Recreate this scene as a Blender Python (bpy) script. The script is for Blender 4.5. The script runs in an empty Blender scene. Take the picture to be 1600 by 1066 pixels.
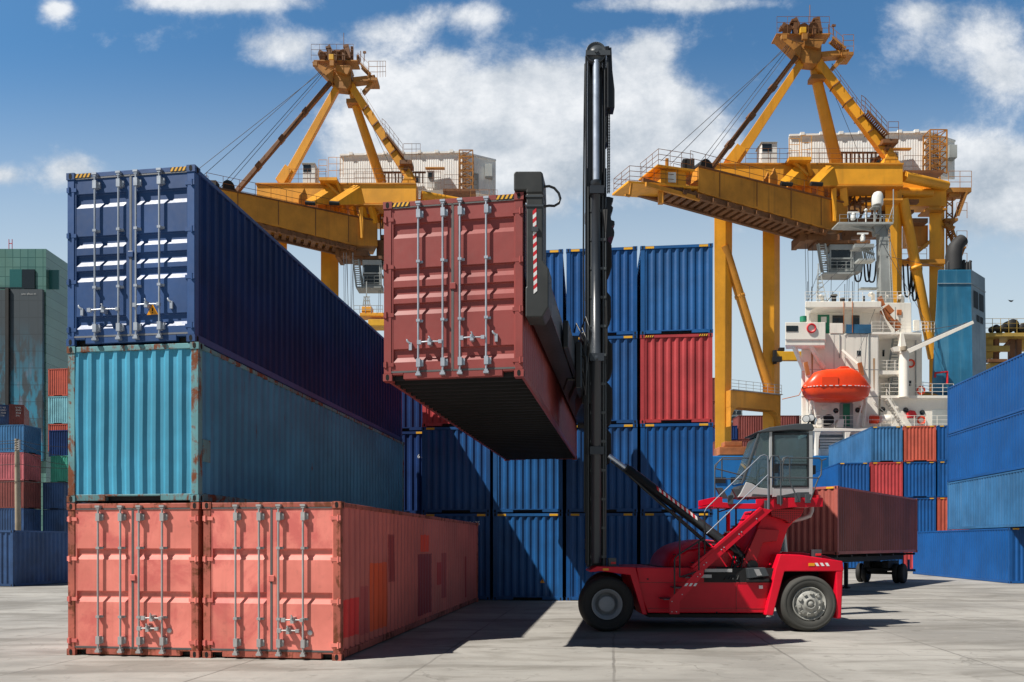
import bpy, bmesh, math, random
from mathutils import Vector, Matrix, Quaternion
random.seed(7)
R = math.radians
F = 1180.0; HY = 850.0; HC = 2.0          # focal length (px of a 1600 px wide frame), horizon row, eye height
def P(px, py, Y): return Vector(((px-800)/F*Y, Y, HC+(HY-py)/F*Y))
scene = bpy.context.scene
COL = scene.collection

# ------------------------------------------------------------------ materials
class NT:
    def __init__(s, tree): s.t = tree; s.n = tree.nodes; s.l = tree.links
    def new(s, typ, **kw):
        n = s.n.new(typ)
        for k, v in kw.items(): setattr(n, k, v)
        return n
    def put(s, sock, v):
        if isinstance(v, (int, float)): sock.default_value = v
        elif isinstance(v, (tuple, list)):
            if sock.type == 'RGBA' and len(v) == 3: v = tuple(v)+(1,)
            sock.default_value = v
        else: s.l.new(v, sock)
    def m(s, op, a, b=0.0, c=None, clamp=False):
        n = s.new('ShaderNodeMath', operation=op); n.use_clamp = clamp
        s.put(n.inputs[0], a); s.put(n.inputs[1], b)
        if c is not None: s.put(n.inputs[2], c)
        return n.outputs[0]
    def mix(s, f, a, b, blend='MIX'):
        n = s.new('ShaderNodeMix', data_type='RGBA', blend_type=blend)
        s.put(n.inputs[0], f); s.put(n.inputs[6], a); s.put(n.inputs[7], b)
        return n.outputs[2]
    def noise(s, vec, scale, detail=4, rough=.55, dist=0.0):
        n = s.new('ShaderNodeTexNoise'); s.l.new(vec, n.inputs['Vector'])
        n.inputs['Scale'].default_value = scale; n.inputs['Detail'].default_value = detail
        n.inputs['Roughness'].default_value = rough; n.inputs['Distortion'].default_value = dist
        return n.outputs['Fac']
    def ramp(s, f, a, b, smooth=True):
        n = s.new('ShaderNodeMapRange', interpolation_type='SMOOTHSTEP' if smooth else 'LINEAR')
        s.put(n.inputs[0], f); s.put(n.inputs[1], a); s.put(n.inputs[2], b)
        return n.outputs[0]
    def mapping(s, vec, scale=(1,1,1), loc=(0,0,0), rot=(0,0,0)):
        n = s.new('ShaderNodeMapping'); s.l.new(vec, n.inputs[0])
        n.inputs['Scale'].default_value = scale; n.inputs['Location'].default_value = loc; n.inputs['Rotation'].default_value = rot
        return n.outputs[0]
    def sep(s, vec):
        n = s.new('ShaderNodeSeparateXYZ'); s.l.new(vec, n.inputs[0]); return n.outputs

def newmat(name):
    m = bpy.data.materials.new(name); m.use_nodes = True
    t = NT(m.node_tree); b = t.n['Principled BSDF']
    return m, t, b

def objvec(t, rnd=True):
    tc = t.new('ShaderNodeTexCoord')
    v = tc.outputs['Object']
    if rnd:
        oi = t.new('ShaderNodeObjectInfo')
        va = t.new('ShaderNodeVectorMath', operation='MULTIPLY_ADD')
        t.l.new(oi.outputs['Random'], va.inputs[0]); va.inputs[1].default_value = (37, 61, 23); t.l.new(v, va.inputs[2])
        return va.outputs[0], v
    return v, v

RUST = (.10, .032, .012)
def paint(name, col, rough=.42, var=.25, streak=.25, rust=.0, rustcol=RUST, fade=0.0, dirt=.2, bump=.0, metal=0.0, spec=.5, sc=1.0, patches=None, chalk=None, mottle=None, rv=.38):
    m, t, b = newmat(name)
    v, raw = objvec(t)
    n1 = t.noise(v, .55*sc, 5, .6)
    st = t.noise(t.mapping(v, (2.2*sc, 2.2*sc, .12*sc)), 2.0, 5, .6)
    fine = t.noise(v, 9*sc, 6, .65)
    dark = tuple(c*(1-var*1.2) for c in col)
    lite = tuple(min(1, c*(1+var*.8)+fade*.06) for c in col)
    c = t.mix(t.ramp(n1, .3, .7), dark, lite)
    if mottle: c = t.mix(t.m('MULTIPLY', t.ramp(t.noise(v, .9*sc, 7, .66, .6), .46, .62), .75), c, mottle)
    for pt in (patches or []):
        (y0, y1, z0, z1, pc) = pt
        s = t.sep(raw)
        jig = t.m('MULTIPLY', t.m('SUBTRACT', fine, .5), .10)
        yy = t.m('ADD', s[1], t.m('MULTIPLY', jig, .5)); zz = t.m('ADD', s[2], jig)
        k = t.m('MULTIPLY', t.m('MULTIPLY', t.m('GREATER_THAN', yy, y0), t.m('LESS_THAN', yy, y1)), t.m('MULTIPLY', t.m('GREATER_THAN', zz, z0), t.m('LESS_THAN', zz, z1)))
        c = t.mix(t.m('MULTIPLY', k, .85), c, pc)
    c = t.mix(t.m('MULTIPLY', t.ramp(st, .5, .8), streak), c, tuple(x*.45+.01 for x in col))
    if chalk: c = t.mix(t.m('MULTIPLY', t.ramp(st, .5, .25), .5), c, chalk)
    if dirt: c = t.mix(t.m('MULTIPLY', t.ramp(fine, .55, .85), dirt), c, (.06, .05, .04))
    rgh = t.m('ADD', rough-.08, t.m('MULTIPLY', fine, .22))
    if rust > 0:
        rn = t.noise(v, 2.6*sc, 9, .72, .6); rs = t.noise(t.mapping(v, (6*sc, 6*sc, .35*sc)), 1.5, 6, .65)
        q = t.m('ADD', t.m('MULTIPLY', rn, 1-rv), t.m('MULTIPLY', rs, rv))
        th = .80-rust*.42
        k = t.ramp(q, th-.03, th+.05)
        rc = t.mix(fine, tuple(x*.55 for x in rustcol), tuple(x*1.7 for x in rustcol))
        c = t.mix(k, c, rc)
        rgh = t.m('ADD', rgh, t.m('MULTIPLY', k, .35), clamp=True)
    t.l.new(c, b.inputs['Base Color']); t.l.new(rgh, b.inputs['Roughness'])
    b.inputs['Metallic'].default_value = metal
    b.inputs['Specular IOR Level'].default_value = spec
    if bump:
        bn = t.new('ShaderNodeBump'); bn.inputs['Strength'].default_value = bump; bn.inputs['Distance'].default_value = .02
        t.l.new(t.noise(v, 1.7*sc, 4), bn.inputs['Height']); t.l.new(bn.outputs[0], b.inputs['Normal'])
    return m

def plain(name, col, rough=.5, metal=0, spec=.5, emit=None):
    m, t, b = newmat(name)
    v, raw = objvec(t)
    n = t.noise(v, 5, 5)
    c = t.mix(n, tuple(x*.75 for x in col), tuple(min(1, x*1.25) for x in col))
    t.l.new(c, b.inputs['Base Color'])
    t.l.new(t.m('ADD', rough-.07, t.m('MULTIPLY', n, .14)), b.inputs['Roughness'])
    b.inputs['Metallic'].default_value = metal; b.inputs['Specular IOR Level'].default_value = spec
    return m

def glassmat(name, tint, rough=.03, keep=.75):
    m, t, b = newmat(name)
    out = t.n['Material Output']
    tr = t.new('ShaderNodeBsdfTransparent'); tr.inputs[0].default_value = tint+(1,)
    gl = t.new('ShaderNodeBsdfGlossy'); gl.inputs['Roughness'].default_value = rough; gl.inputs[0].default_value = (.9, .95, 1, 1)
    df = t.new('ShaderNodeBsdfDiffuse'); df.inputs[0].default_value = (.17, .25, .26, 1)
    fr = t.new('ShaderNodeFresnel'); fr.inputs[0].default_value = 1.5
    m1 = t.new('ShaderNodeMixShader'); m1.inputs[0].default_value = 1-keep
    t.l.new(tr.outputs[0], m1.inputs[1]); t.l.new(df.outputs[0], m1.inputs[2])
    m2 = t.new('ShaderNodeMixShader'); t.l.new(t.m('ADD', fr.outputs[0], .05), m2.inputs[0])
    t.l.new(m1.outputs[0], m2.inputs[1]); t.l.new(gl.outputs[0], m2.inputs[2])
    t.l.new(m2.outputs[0], out.inputs[0])
    return m

M = {}
M['armblk']  = paint('worn_black_steel', (.040, .043, .043), .45, .35, .3, rust=.12, dirt=.3)
M['black']   = paint('black_steel', (.016, .018, .021), .32, .3, .2, dirt=.3)
M['blackm']  = paint('matte_black', (.010, .010, .011), .65, .3, .2, dirt=.25)
M['hole']    = plain('dark_hole', (.004, .004, .004), .9)
M['rubber']  = paint('tyre_rubber', (.014, .014, .015), .75, .2, .1, dirt=.55)
M['rubberg'] = paint('dusty_rubber', (.055, .055, .05), .8, .3, .15, dirt=.4)
M['galv']    = plain('galvanised_steel', (.50, .54, .60), .38, .55)
M['galvd']   = plain('dull_galvanised_steel', (.42, .42, .42), .5, .3)
M['chrome']  = plain('chrome_rod', (.60, .66, .76), .30, .60)
M['gasket']  = plain('rubber_gasket', (.10, .10, .10), .6)
M['gasketl'] = plain('grey_gasket', (.17, .18, .20), .55)
M['yellow']  = paint('warning_yellow', (.80, .42, .02), .5, .15, .1)
M['white']   = paint('white_paint', (.75, .75, .72), .5, .1, .15, dirt=.15)
M['redw']    = plain('reflective_red', (.62, .02, .03), .45)
M['whitew']  = plain('reflective_white', (.78, .78, .78), .45)
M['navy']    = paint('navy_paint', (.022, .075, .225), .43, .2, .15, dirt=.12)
M['navyside']= paint('shaded_navy_paint', (.006, .030, .125), .52, .25, .35, dirt=.12, spec=.25)  # darker copy of navy: shade of the unlit side put into the colour
M['blue']    = paint('blue_paint', (.002, .076, .265), .42, .18, .2, dirt=.12)
M['blueb']   = paint('bright_blue_paint', (.0015, .075, .27), .46, .15, .2, dirt=.1)
M['bluef']   = paint('faded_blue_paint', (.030, .135, .30), .5, .2, .4, dirt=.15, chalk=(.09, .20, .36))
M['blueold'] = paint('old_blue_paint', (.030, .085, .22), .5, .3, .5, rust=.22, dirt=.25)
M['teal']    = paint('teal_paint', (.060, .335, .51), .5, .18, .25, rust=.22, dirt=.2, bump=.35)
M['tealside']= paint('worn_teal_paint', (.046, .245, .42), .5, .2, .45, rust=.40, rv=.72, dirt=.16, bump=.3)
M['tealfr']  = paint('rusty_teal_frame', (.12, .30, .33), .6, .3, .5, rust=.68, rustcol=(.16, .05, .022), dirt=.3)
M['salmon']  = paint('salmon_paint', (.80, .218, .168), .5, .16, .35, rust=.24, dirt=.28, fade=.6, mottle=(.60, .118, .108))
M['salmfr']  = paint('rusty_salmon_frame', (.50, .125, .085), .58, .3, .6, rust=.66, rustcol=(.15, .042, .018), dirt=.3)
M['maroon']  = paint('maroon_paint', (.28, .056, .050), .40, .15, .15, dirt=.1)
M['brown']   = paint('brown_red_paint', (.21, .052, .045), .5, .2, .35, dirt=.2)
M['brownlit']  = paint('sunlit_brown_red_paint', (.42, .105, .08), .5, .2, .3, dirt=.15)  # lighter copy of brown: sunlight on the trailer box end put into the colour
M['red']     = paint('red_paint', (.45, .045, .05), .48, .2, .3, dirt=.15)
M['orred']   = paint('orange_red_paint', (.47, .085, .05), .5, .2, .3, dirt=.15)
M['pink']    = paint('pink_red_paint', (.48, .12, .14), .5, .25, .5, rust=.1, dirt=.2)
M['cyan']    = paint('pale_cyan_paint', (.20, .46, .52), .5, .2, .4, rust=.1, dirt=.2)
M['green']   = paint('sea_green_paint', (.05, .36, .26), .5, .2, .4, dirt=.2)
M['liftred'] = paint('lift_truck_red', (.68, .004, .025), .35, .16, .15, dirt=.22, spec=.35)
M['liftdk']  = paint('lift_truck_dark_red', (.44, .005, .016), .4, .15, .15, dirt=.2)
M['lgrey']   = paint('cab_light_grey', (.46, .48, .49), .4, .1, .1)
M['dgrey']   = paint('cab_dark_grey', (.060, .070, .080), .42, .15, .1)
M['crane']   = paint('crane_yellow', (.84, .37, .022), .46, .18, .45, rust=.16, rustcol=(.16, .05, .012), dirt=.15, sc=.35)
M['cranem']  = paint('rusty_shaded_crane_steel', (.40, .17, .03), .6, .3, .5, rust=.50, rustcol=(.12, .042, .016), dirt=.3, sc=.5)  # rust, with the shadowed tone of the apex put into the darker base
M['cyl']     = paint('cylinder_grey', (.040, .048, .060), .28, .2, .2, dirt=.2)
M['craner']  = paint('rusty_crane_yellow', (.60, .25, .024), .55, .25, .6, rust=.38, rustcol=(.13, .042, .014), dirt=.25, sc=.4)
M['cranek']  = paint('brown_crane_steel', (.20, .085, .03), .6, .3, .5, rust=.55, rustcol=(.09, .032, .014), dirt=.3, sc=.5)
M['housew']  = paint('machinery_house_white', (.86, .86, .84), .5, .06, .25, rust=.10, dirt=.15, sc=.4)
M['shipw']   = paint('ship_white', (.88, .83, .74), .5, .08, .35, rust=.16, rustcol=(.28, .13, .05), dirt=.15, sc=.35)
M['shipg']   = paint('ship_grey', (.36, .38, .37), .5, .25, .5, rust=.25, dirt=.25, sc=.4)
M['hull']    = paint('ship_hull_blue', (.012, .15, .42), .45, .15, .3, rust=.12, dirt=.15, sc=.3)
M['funnel']  = paint('funnel_blue', (.030, .20, .36), .35, .3, .7, rust=.12, dirt=.2, sc=.3, chalk=(.14, .32, .42))
M['funnelg'] = paint('funnel_grey', (.26, .32, .36), .5, .25, .6, dirt=.3, sc=.4)
M['soot']    = plain('sooty_pipe', (.02, .02, .022), .7)
M['orange']  = paint('lifeboat_orange', (.82, .062, .012), .32, .12, .15, dirt=.12, sc=.6)
M['doorgr']  = paint('green_door', (.015, .22, .12), .45)
M['win']     = plain('dark_window', (.012, .018, .022), .12, 0, .8)
M['canvas']  = paint('blue_canvas', (.02, .11, .22), .8, .25, .3)
M['cable']   = plain('black_cable', (.012, .012, .013), .6)
M['rope']    = plain('wire_rope', (.10, .10, .11), .5, .4)
M['wood']    = paint('weathered_wood', (.36, .30, .22), .8, .25, .5, dirt=.3)
M['pipeg']   = paint('dull_pipe_grey', (.075, .085, .09), .35, .2, .2, dirt=.3)
M['railg']   = plain('pale_rail_grey', (.20, .23, .28), .45, .2)
M['seat']    = plain('seat_fabric', (.02, .02, .022), .8)
M['cabglass']= glassmat('tinted_cab_glass', (.70, .84, .86), .03, .70)
M['blue2']   = paint('mid_blue_paint', (.004, .070, .235), .46, .2, .35, rust=.06, dirt=.2)
M['blue3']   = paint('sun_faded_blue_paint', (.007, .092, .28), .46, .2, .35, dirt=.18)
M['amber']   = plain('amber_lens', (.8, .33, .01), .25)
M['lamp']    = plain('lamp_lens', (.75, .78, .8), .15, 0, .8)
M['towerg']  = paint('hatch_rust_orange', (.45, .14, .04), .6, .3, .4, rust=.3)
M['officew'] = plain('office_white', (.50, .56, .58), .6)

# ------------------------------------------------------------------ mesh builder
class MB:
    def __init__(s): s.v = []; s.f = []; s.mi = []; s.sm = []
    def add(s, vs, fs, m=0, smooth=False):
        o = len(s.v); s.v += [Vector(x) for x in vs]
        for f in fs: s.f.append([i+o for i in f]); s.mi.append(m); s.sm.append(smooth)
    def hexa(s, c, m=0):           # 8 corners: bottom ring 0-3, top ring 4-7
        s.add(c, [(3,2,1,0),(4,5,6,7),(0,1,5,4),(1,2,6,5),(2,3,7,6),(3,0,4,7)], m)
    def box(s, x0, x1, y0, y1, z0, z1, m=0):
        if x0 > x1: x0, x1 = x1, x0
        if y0 > y1: y0, y1 = y1, y0
        if z0 > z1: z0, z1 = z1, z0
        s.hexa([(x0,y0,z0),(x1,y0,z0),(x1,y1,z0),(x0,y1,z0),(x0,y0,z1),(x1,y0,z1),(x1,y1,z1),(x0,y1,z1)], m)
    def bar(s, p, q, w, h=None, m=0, up=(0,0,1)):
        h = h or w; p = Vector(p); q = Vector(q); d = (q-p)
        if d.length < 1e-6: return
        d.normalize(); up = Vector(up)
        if abs(d.dot(up)) > .99: up = Vector((0,1,0))
        sd = d.cross(up).normalized()*w/2; u = sd.cross(d).normalized()*h/2
        s.hexa([p-sd-u, p+sd-u, q+sd-u, q-sd-u, p-sd+u, p+sd+u, q+sd+u, q-sd+u], m)
    def taper(s, p, q, w0, h0, w1, h1, m=0, up=(0,1,0)):
        p = Vector(p); q = Vector(q); d = (q-p).normalized(); up = Vector(up)
        if abs(d.dot(up)) > .99: up = Vector((1,0,0))
        sd = d.cross(up).normalized(); u = sd.cross(d).normalized()
        a = sd*w0/2; b = u*h0/2; e = sd*w1/2; g = u*h1/2
        s.hexa([p-a-b, p+a-b, q+e-g, q-e-g, p-a+b, p+a+b, q+e+g, q-e+g], m)
    def tube(s, pts, r, n=6, m=0, caps=True):
        pts = [Vector(p) for p in pts]; rings = []; prev = None
        for i, p in enumerate(pts):
            d = (pts[min(i+1, len(pts)-1)]-pts[max(i-1, 0)]).normalized()
            if prev is None:
                a = Vector((0,0,1)) if abs(d.z) < .9 else Vector((1,0,0))
                u = d.cross(a).normalized()
            else: u = (prev-d*prev.dot(d)).normalized()
            prev = u; w = d.cross(u)
            rr = r[i] if isinstance(r, (list, tuple)) else r
            rings.append([p+(u*math.cos(2*math.pi*k/n)+w*math.sin(2*math.pi*k/n))*rr for k in range(n)])
        fs = []
        for i in range(len(rings)-1):
            for k in range(n): fs.append((i*n+k, i*n+(k+1)%n, (i+1)*n+(k+1)%n, (i+1)*n+k))
        s.add([v for rg in rings for v in rg], fs, m, True)
        if caps:
            s.add(rings[0], [tuple(range(n-1,-1,-1))], m); s.add(rings[-1], [tuple(range(n))], m)
    def cyl(s, p, q, r0, r1=None, n=16, m=0): s.tube([p, q], [r0, r0 if r1 is None else r1], n, m)
    def prism(s, poly, vec, m=0):
        n = len(poly); vec = Vector(vec); a = [Vector(p) for p in poly]
        nx = sum(((a[i]).cross(a[(i+1)%n]) for i in range(n)), Vector())
        if nx.dot(vec) > 0: a = a[::-1]
        b = [p+vec for p in a]
        s.add(a+b, [tuple(range(n)), tuple(range(2*n-1, n-1, -1))]+[((i+1)%n, i, i+n, (i+1)%n+n) for i in range(n)], m)
    def pp(s, poly, Y0, Y1, m=0): s.prism([P(x, y, Y0) for x, y in poly], (0, Y1-Y0, 0), m)
    def ps(s, poly, Y0, dY, m=0):          # prism that recedes along the line of its leftmost corner
        k = (min(q[0] for q in poly)-800)/F+.04; s.prism([P(x, y, Y0) for x, y in poly], (k*dY, dY, 0), m)
    def pbox(s, x0, x1, y0, y1, Y0, Y1, m=0): s.pp([(x0,y1),(x1,y1),(x1,y0),(x0,y0)], Y0, Y1, m)
    def lathe(s, c, axis, prof, n=32, m=0, smooth=True, closed=False, cap=True):   # prof: (radius, offset along axis)
        c = Vector(c); ax = Vector(axis).normalized()
        u = ax.orthogonal().normalized(); w = ax.cross(u)
        vs = []; k = len(prof)
        for r, t in prof:
            for i in range(n):
                a = 2*math.pi*i/n; vs.append(c+ax*t+(u*math.cos(a)+w*math.sin(a))*r)
        fs = []
        for j in range(k if closed else k-1):
            j2 = (j+1) % k
            for i in range(n): fs.append((j*n+i, j*n+(i+1)%n, j2*n+(i+1)%n, j2*n+i))
        s.add(vs, fs, m, smooth)
        if not closed and cap:
            for j, rv in ((0, True), (k-1, False)):
                if prof[j][0] > 1e-4:
                    ring = [j*n+i for i in range(n)]
                    s.add([vs[i] for i in ring], [tuple(range(n))], m)
    def rail(s, pts, h=1.05, step=1.6, r=.05, mids=1, m=0):
        r = r*.72
        pts = [Vector(p) for p in pts]; up = Vector((0,0,1))
        for i in range(len(pts)-1):
            a, b = pts[i], pts[i+1]; L = (b-a).length; k = max(1, round(L/step))
            for j in range(k+1):
                if i and j == 0: continue
                q = a.lerp(b, j/k); s.bar(q, q+up*h, r, r, m)
            for z in [h*(q+1)/(mids+1) for q in range(mids+1)]: s.bar(a+up*z, b+up*z, r*.9, r*.9, m)
    def stair(s, p, q, w=.7, n=10, m=0, side=(0,1,0)):
        p = Vector(p); q = Vector(q); sd = Vector(side).normalized()*w/2
        s.bar(p-sd, q-sd, .07, .22, m); s.bar(p+sd, q+sd, .07, .22, m)
        for i in range(1, n): c = p.lerp(q, i/n); s.bar(c-sd, c+sd, .22, .05, m)
    def build(s, name, mat, parent=None, off=None, bevel=0, seg=2, smooth=False, kind=None):
        me = bpy.data.meshes.new(name)
        o = Vector(off) if off is not None else (parent.location.copy() if parent is not None and parent.get('_abs') else Vector())
        me.from_pydata([v-o for v in s.v], [], s.f)
        mats = mat if isinstance(mat, (list, tuple)) else [mat]
        for x in mats: me.materials.append(x)
        for p, i, sm in zip(me.polygons, s.mi, s.sm): p.material_index = i; p.use_smooth = sm or smooth
        me.validate(); me.update()
        ob = bpy.data.objects.new(name, me); COL.objects.link(ob)
        if parent is not None: ob.parent = parent
        elif off is not None: ob.location = o
        if bevel: addbevel(ob, bevel, seg)
        return ob

def addbevel(ob, w, seg=2):
    b = ob.modifiers.new('bevel', 'BEVEL'); b.width = w; b.segments = seg; b.limit_method = 'ANGLE'; b.angle_limit = R(40); b.harden_normals = False
def thing(name, label, cat, loc=(0,0,0), yaw=0.0, group=None, absolute=True):
    o = bpy.data.objects.new(name, None); COL.objects.link(o); o.empty_display_size = .3
    o.location = loc; o.rotation_euler = (0, 0, yaw); o['label'] = label; o['category'] = cat
    if absolute: o['_abs'] = 1
    if group: o['group'] = group
    return o
def tag(o, label, cat, group=None):
    o['label'] = label; o['category'] = cat
    if group: o['group'] = group
    return o
def sub(o, parent):      # hang an already built child of the same thing one level deeper
    o.parent = parent
    return o
# ------------------------------------------------------------------ containers
CACHE = {}
def corr(length, pitch=.28, depth=.036):
    n = max(2, round(length/pitch)); p = length/n; pts = []
    a, sl = p*.26, p*.24
    for i in range(n):
        s = i*p
        pts += [(s, 0), (s+a, 0), (s+a+sl, depth), (s+2*a+sl, depth)]
    pts.append((length, 0))
    return pts
def sheet(prof, z0, z1, rows, place, wob, seed):
    rnd = random.Random(seed); ph = [rnd.uniform(0, 6.28) for _ in range(6)]
    vs = []; fs = []; n = len(prof)
    for r in range(rows+1):
        z = z0+(z1-z0)*r/rows
        for s, d in prof:
            e = 0 if r in (0, rows) else wob*(math.sin(s*.9+ph[0]+z*1.3)*.5+math.sin(s*2.7+ph[1])*math.sin(z*2.1+ph[2])*.6+math.sin(s*6.1+ph[3]+z*3)*.25)
            vs.append(place(s, d+e, z))
    for r in range(rows):
        for i in range(n-1): fs.append((r*n+i, r*n+i+1, (r+1)*n+i+1, (r+1)*n+i))
    return vs, fs

def part(key, fn, name, mat, root, parent=None, bevel=0):
    """a part whose mesh is shared by every container of the same size; materials sit on the object"""
    mats = mat if isinstance(mat, (list, tuple)) else [mat]
    if key in CACHE:
        ob = bpy.data.objects.new(name, CACHE[key]); COL.objects.link(ob)
    else:
        mb = MB(); fn(mb); ob = mb.build(name, mats); CACHE[key] = ob.data
    for i, mm in enumerate(mats): ob.material_slots[i].link = 'OBJECT'; ob.material_slots[i].material = mm
    ob.parent = parent or root
    if bevel: addbevel(ob, bevel, 1)
    return ob

PW = .15
def container(label, loc, yaw, W, L, H, paintm, framem=None, sidem=None, group=None, front='corr', stripe=None,
              hero=False, wob=.004, back='corr', doors=None, castm=None, cat='shipping container', fpitch=.25, gal='galv', marks=None, floor=True):
    """loc = centre of the base; local -y is the front end"""
    root = thing('shipping_container', label, cat, loc, yaw, group, absolute=False)
    fm = framem or paintm; sm = sidem or paintm; cm = castm or fm
    K = (round(W,2), round(L,2), round(H,2)); x = W/2; y = L/2
    C = (.16, .18, .12) if W > 2 else (.16, .18, .12)
    def frame(mb):
        for sx in (-1, 1):
            for sy in (-1, 1):
                a = sx*(x-.012); b = sx*(x-PW); c = sy*(y-.012); d = sy*(y-PW)
                mb.box(a, b, c, d, C[2], H-C[2])
            mb.box(sx*(x-.02), sx*(x-.07), -y+C[1], y-C[1], .02, .15)            # bottom side rail
            mb.box(sx*(x-.02), sx*(x-.075), -y+C[1], y-C[1], H-.09, H-.012)      # top side rail
        for sy in (-1, 1):
            mb.box(-x+C[0], x-C[0], sy*(y-.016), sy*(y-.10), H-.105, H-.010)     # header
            if sy < 0 and front == 'door': 
                mb.box(-x+C[0]+.20, x-C[0]-.20, -y+.02, -y+.12, .025, .15)
                for sx in (-1, 1): mb.box(sx*(x-C[0]-.20), sx*(x-C[0]), -y+.02, -y+.12, .105, .15)
            elif hero or L < 20:
                mb.box(-x+C[0], -x*.42, sy*(y-.02), sy*(y-.12), .025, .14)
                mb.box(x*.42, x-C[0], sy*(y-.02), sy*(y-.12), .025, .14)
                mb.box(-x*.42, x*.42, sy*(y-.02), sy*(y-.12), .105, .14)
    def casting(mb):
        mb.box(-C[0]/2, C[0]/2, -C[1]/2, C[1]/2, -C[2]/2, C[2]/2)
        def oval(c, u, v, nrm):
            pts = [Vector(c)+Vector(u)*.030*math.cos(t)+Vector(v)*(.038*math.sin(t)+(.014 if math.sin(t) > 0 else -.014)) for t in [k*math.pi/7 for k in range(14)]]
            mb.prism([p-Vector(nrm)*.01 for p in pts], Vector(nrm)*.0125, 1)
        for s in (-1, 1):
            oval((0, s*C[1]/2, 0), (1,0,0), (0,0,1), (0,s,0)); oval((s*C[0]/2, 0, 0), (0,1,0), (0,0,1), (s,0,0))
    if hero:
        part(('frame', K, front, hero), frame, 'frame', fm, root, bevel=.008)
        for sx in (-1, 1):
            for sy in (-1, 1):
                for sz in (0, 1):
                    o = part(('casting',), casting, 'corner_casting', [cm, M['hole']], root)
                    o.location = (sx*(x-C[0]/2), sy*(y-C[1]/2), C[2]/2 if not sz else H-C[2]/2)
    else:
        def casts(mb):
            frame(mb)
            for sx in (-1, 1):
                for sy in (-1, 1):
                    for z in (C[2]/2, H-C[2]/2):
                        q = MB(); casting(q); mb.add([v+Vector((sx*(x-C[0]/2), sy*(y-C[1]/2), z)) for v in q.v], [], 0)
                        o = len(mb.v)-len(q.v)
                        for f, mi in zip(q.f, q.mi): mb.f.append([i+o for i in f]); mb.mi.append(mi); mb.sm.append(False)
        part(('casts', K, front), casts, 'frame', [cm, M['hole']], root)
    def side(sgn):
        def fn(mb):
            pr = corr(L-2*PW)
            vs, fs = sheet(pr, .14, H-.08, 6 if hero else 3, lambda s, d, z: (sgn*(x-.028-d), -sgn*(-y+PW+s)*-1 if sgn > 0 else (y-PW-s), z), wob, 3+sgn)
            mb.add(vs, fs)
        return fn
    for sgn in (-1, 1): part(('side', K, sgn, hero, wob), side(sgn), 'side_panel', sm, root)
    def roof(mb):
        pr = corr(L-2*PW, .28, .02)
        n = len(pr); vs = []
        for xx in (-x+.05, 0, x-.05): vs += [(xx, -y+PW+s, H-.02-d) for s, d in pr]
        mb.add(vs, [(j*n+i, (j+1)*n+i, (j+1)*n+i+1, j*n+i+1) for j in range(2) for i in range(n-1)])
        for sy in (-1, 1): mb.box(-x+.16, x-.16, sy*(y-.10), sy*(y-PW-.02), H-.03, H-.016)
    part(('roof', K), roof, 'roof_panel', sm, root)
    if floor:
        def fl(mb):
            mb.box(-x+.06, x-.06, -y+.1, y-.1, .135, .16)
            k = int(L/.33)
            for i in range(k+1):
                yy = -y+.16+(L-.32)*i/k
                mb.box(-x+.07, x-.07, yy-.03, yy+.03, .03, .135)
        part(('floor', K), fl, 'floor', M['blackm'], root)
    def endp(sy):
        def fn(mb):
            pr = corr(W-2*PW, fpitch, .042)
            vs, fs = sheet(pr, .13, H-.09, 5, lambda s, d, z: ((-x+PW+s)*-sy, sy*(y-.03-d), z), wob*1.6, 9)
            mb.add(vs, fs)
        return fn
    part(('end', K, 1, wob, fpitch), endp(1), 'end_panel', paintm, root)
    if front != 'door': part(('end', K, -1, wob, fpitch), endp(-1), 'end_panel', paintm, root)
    if stripe:
        def st(sx):
            def fn(mb):
                a, b = (x-.17-.30, x-.17); yf = -y+.010
                if sx < 0: a, b = -b, -a
                if stripe == 'hazard':
                    mb.box(a, b, yf, yf+.012, H-.092, H-.022, 1)
                    w = (b-a)/4
                    for i in range(4):
                        s0 = a+i*w
                        mb.prism([(s0, yf, H-.092), (s0+w*.5, yf, H-.092), (s0+w*.98, yf, H-.022), (s0+w*.48, yf, H-.022)], (0, -.0025, 0), 0)
                else: mb.box(a, b, yf, yf+.012, H-.10, H-.025, 0)
            return fn
        for sx in (-1, 1): part(('stripe', K, sx, stripe), st(sx), 'hazard_stripe' if stripe == 'hazard' else 'height_marking', [M['yellow'], M['blackm']], root)
    if front == 'door': make_doors(root, W, L, H, paintm, doors, gal, fm)
    return root

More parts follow.
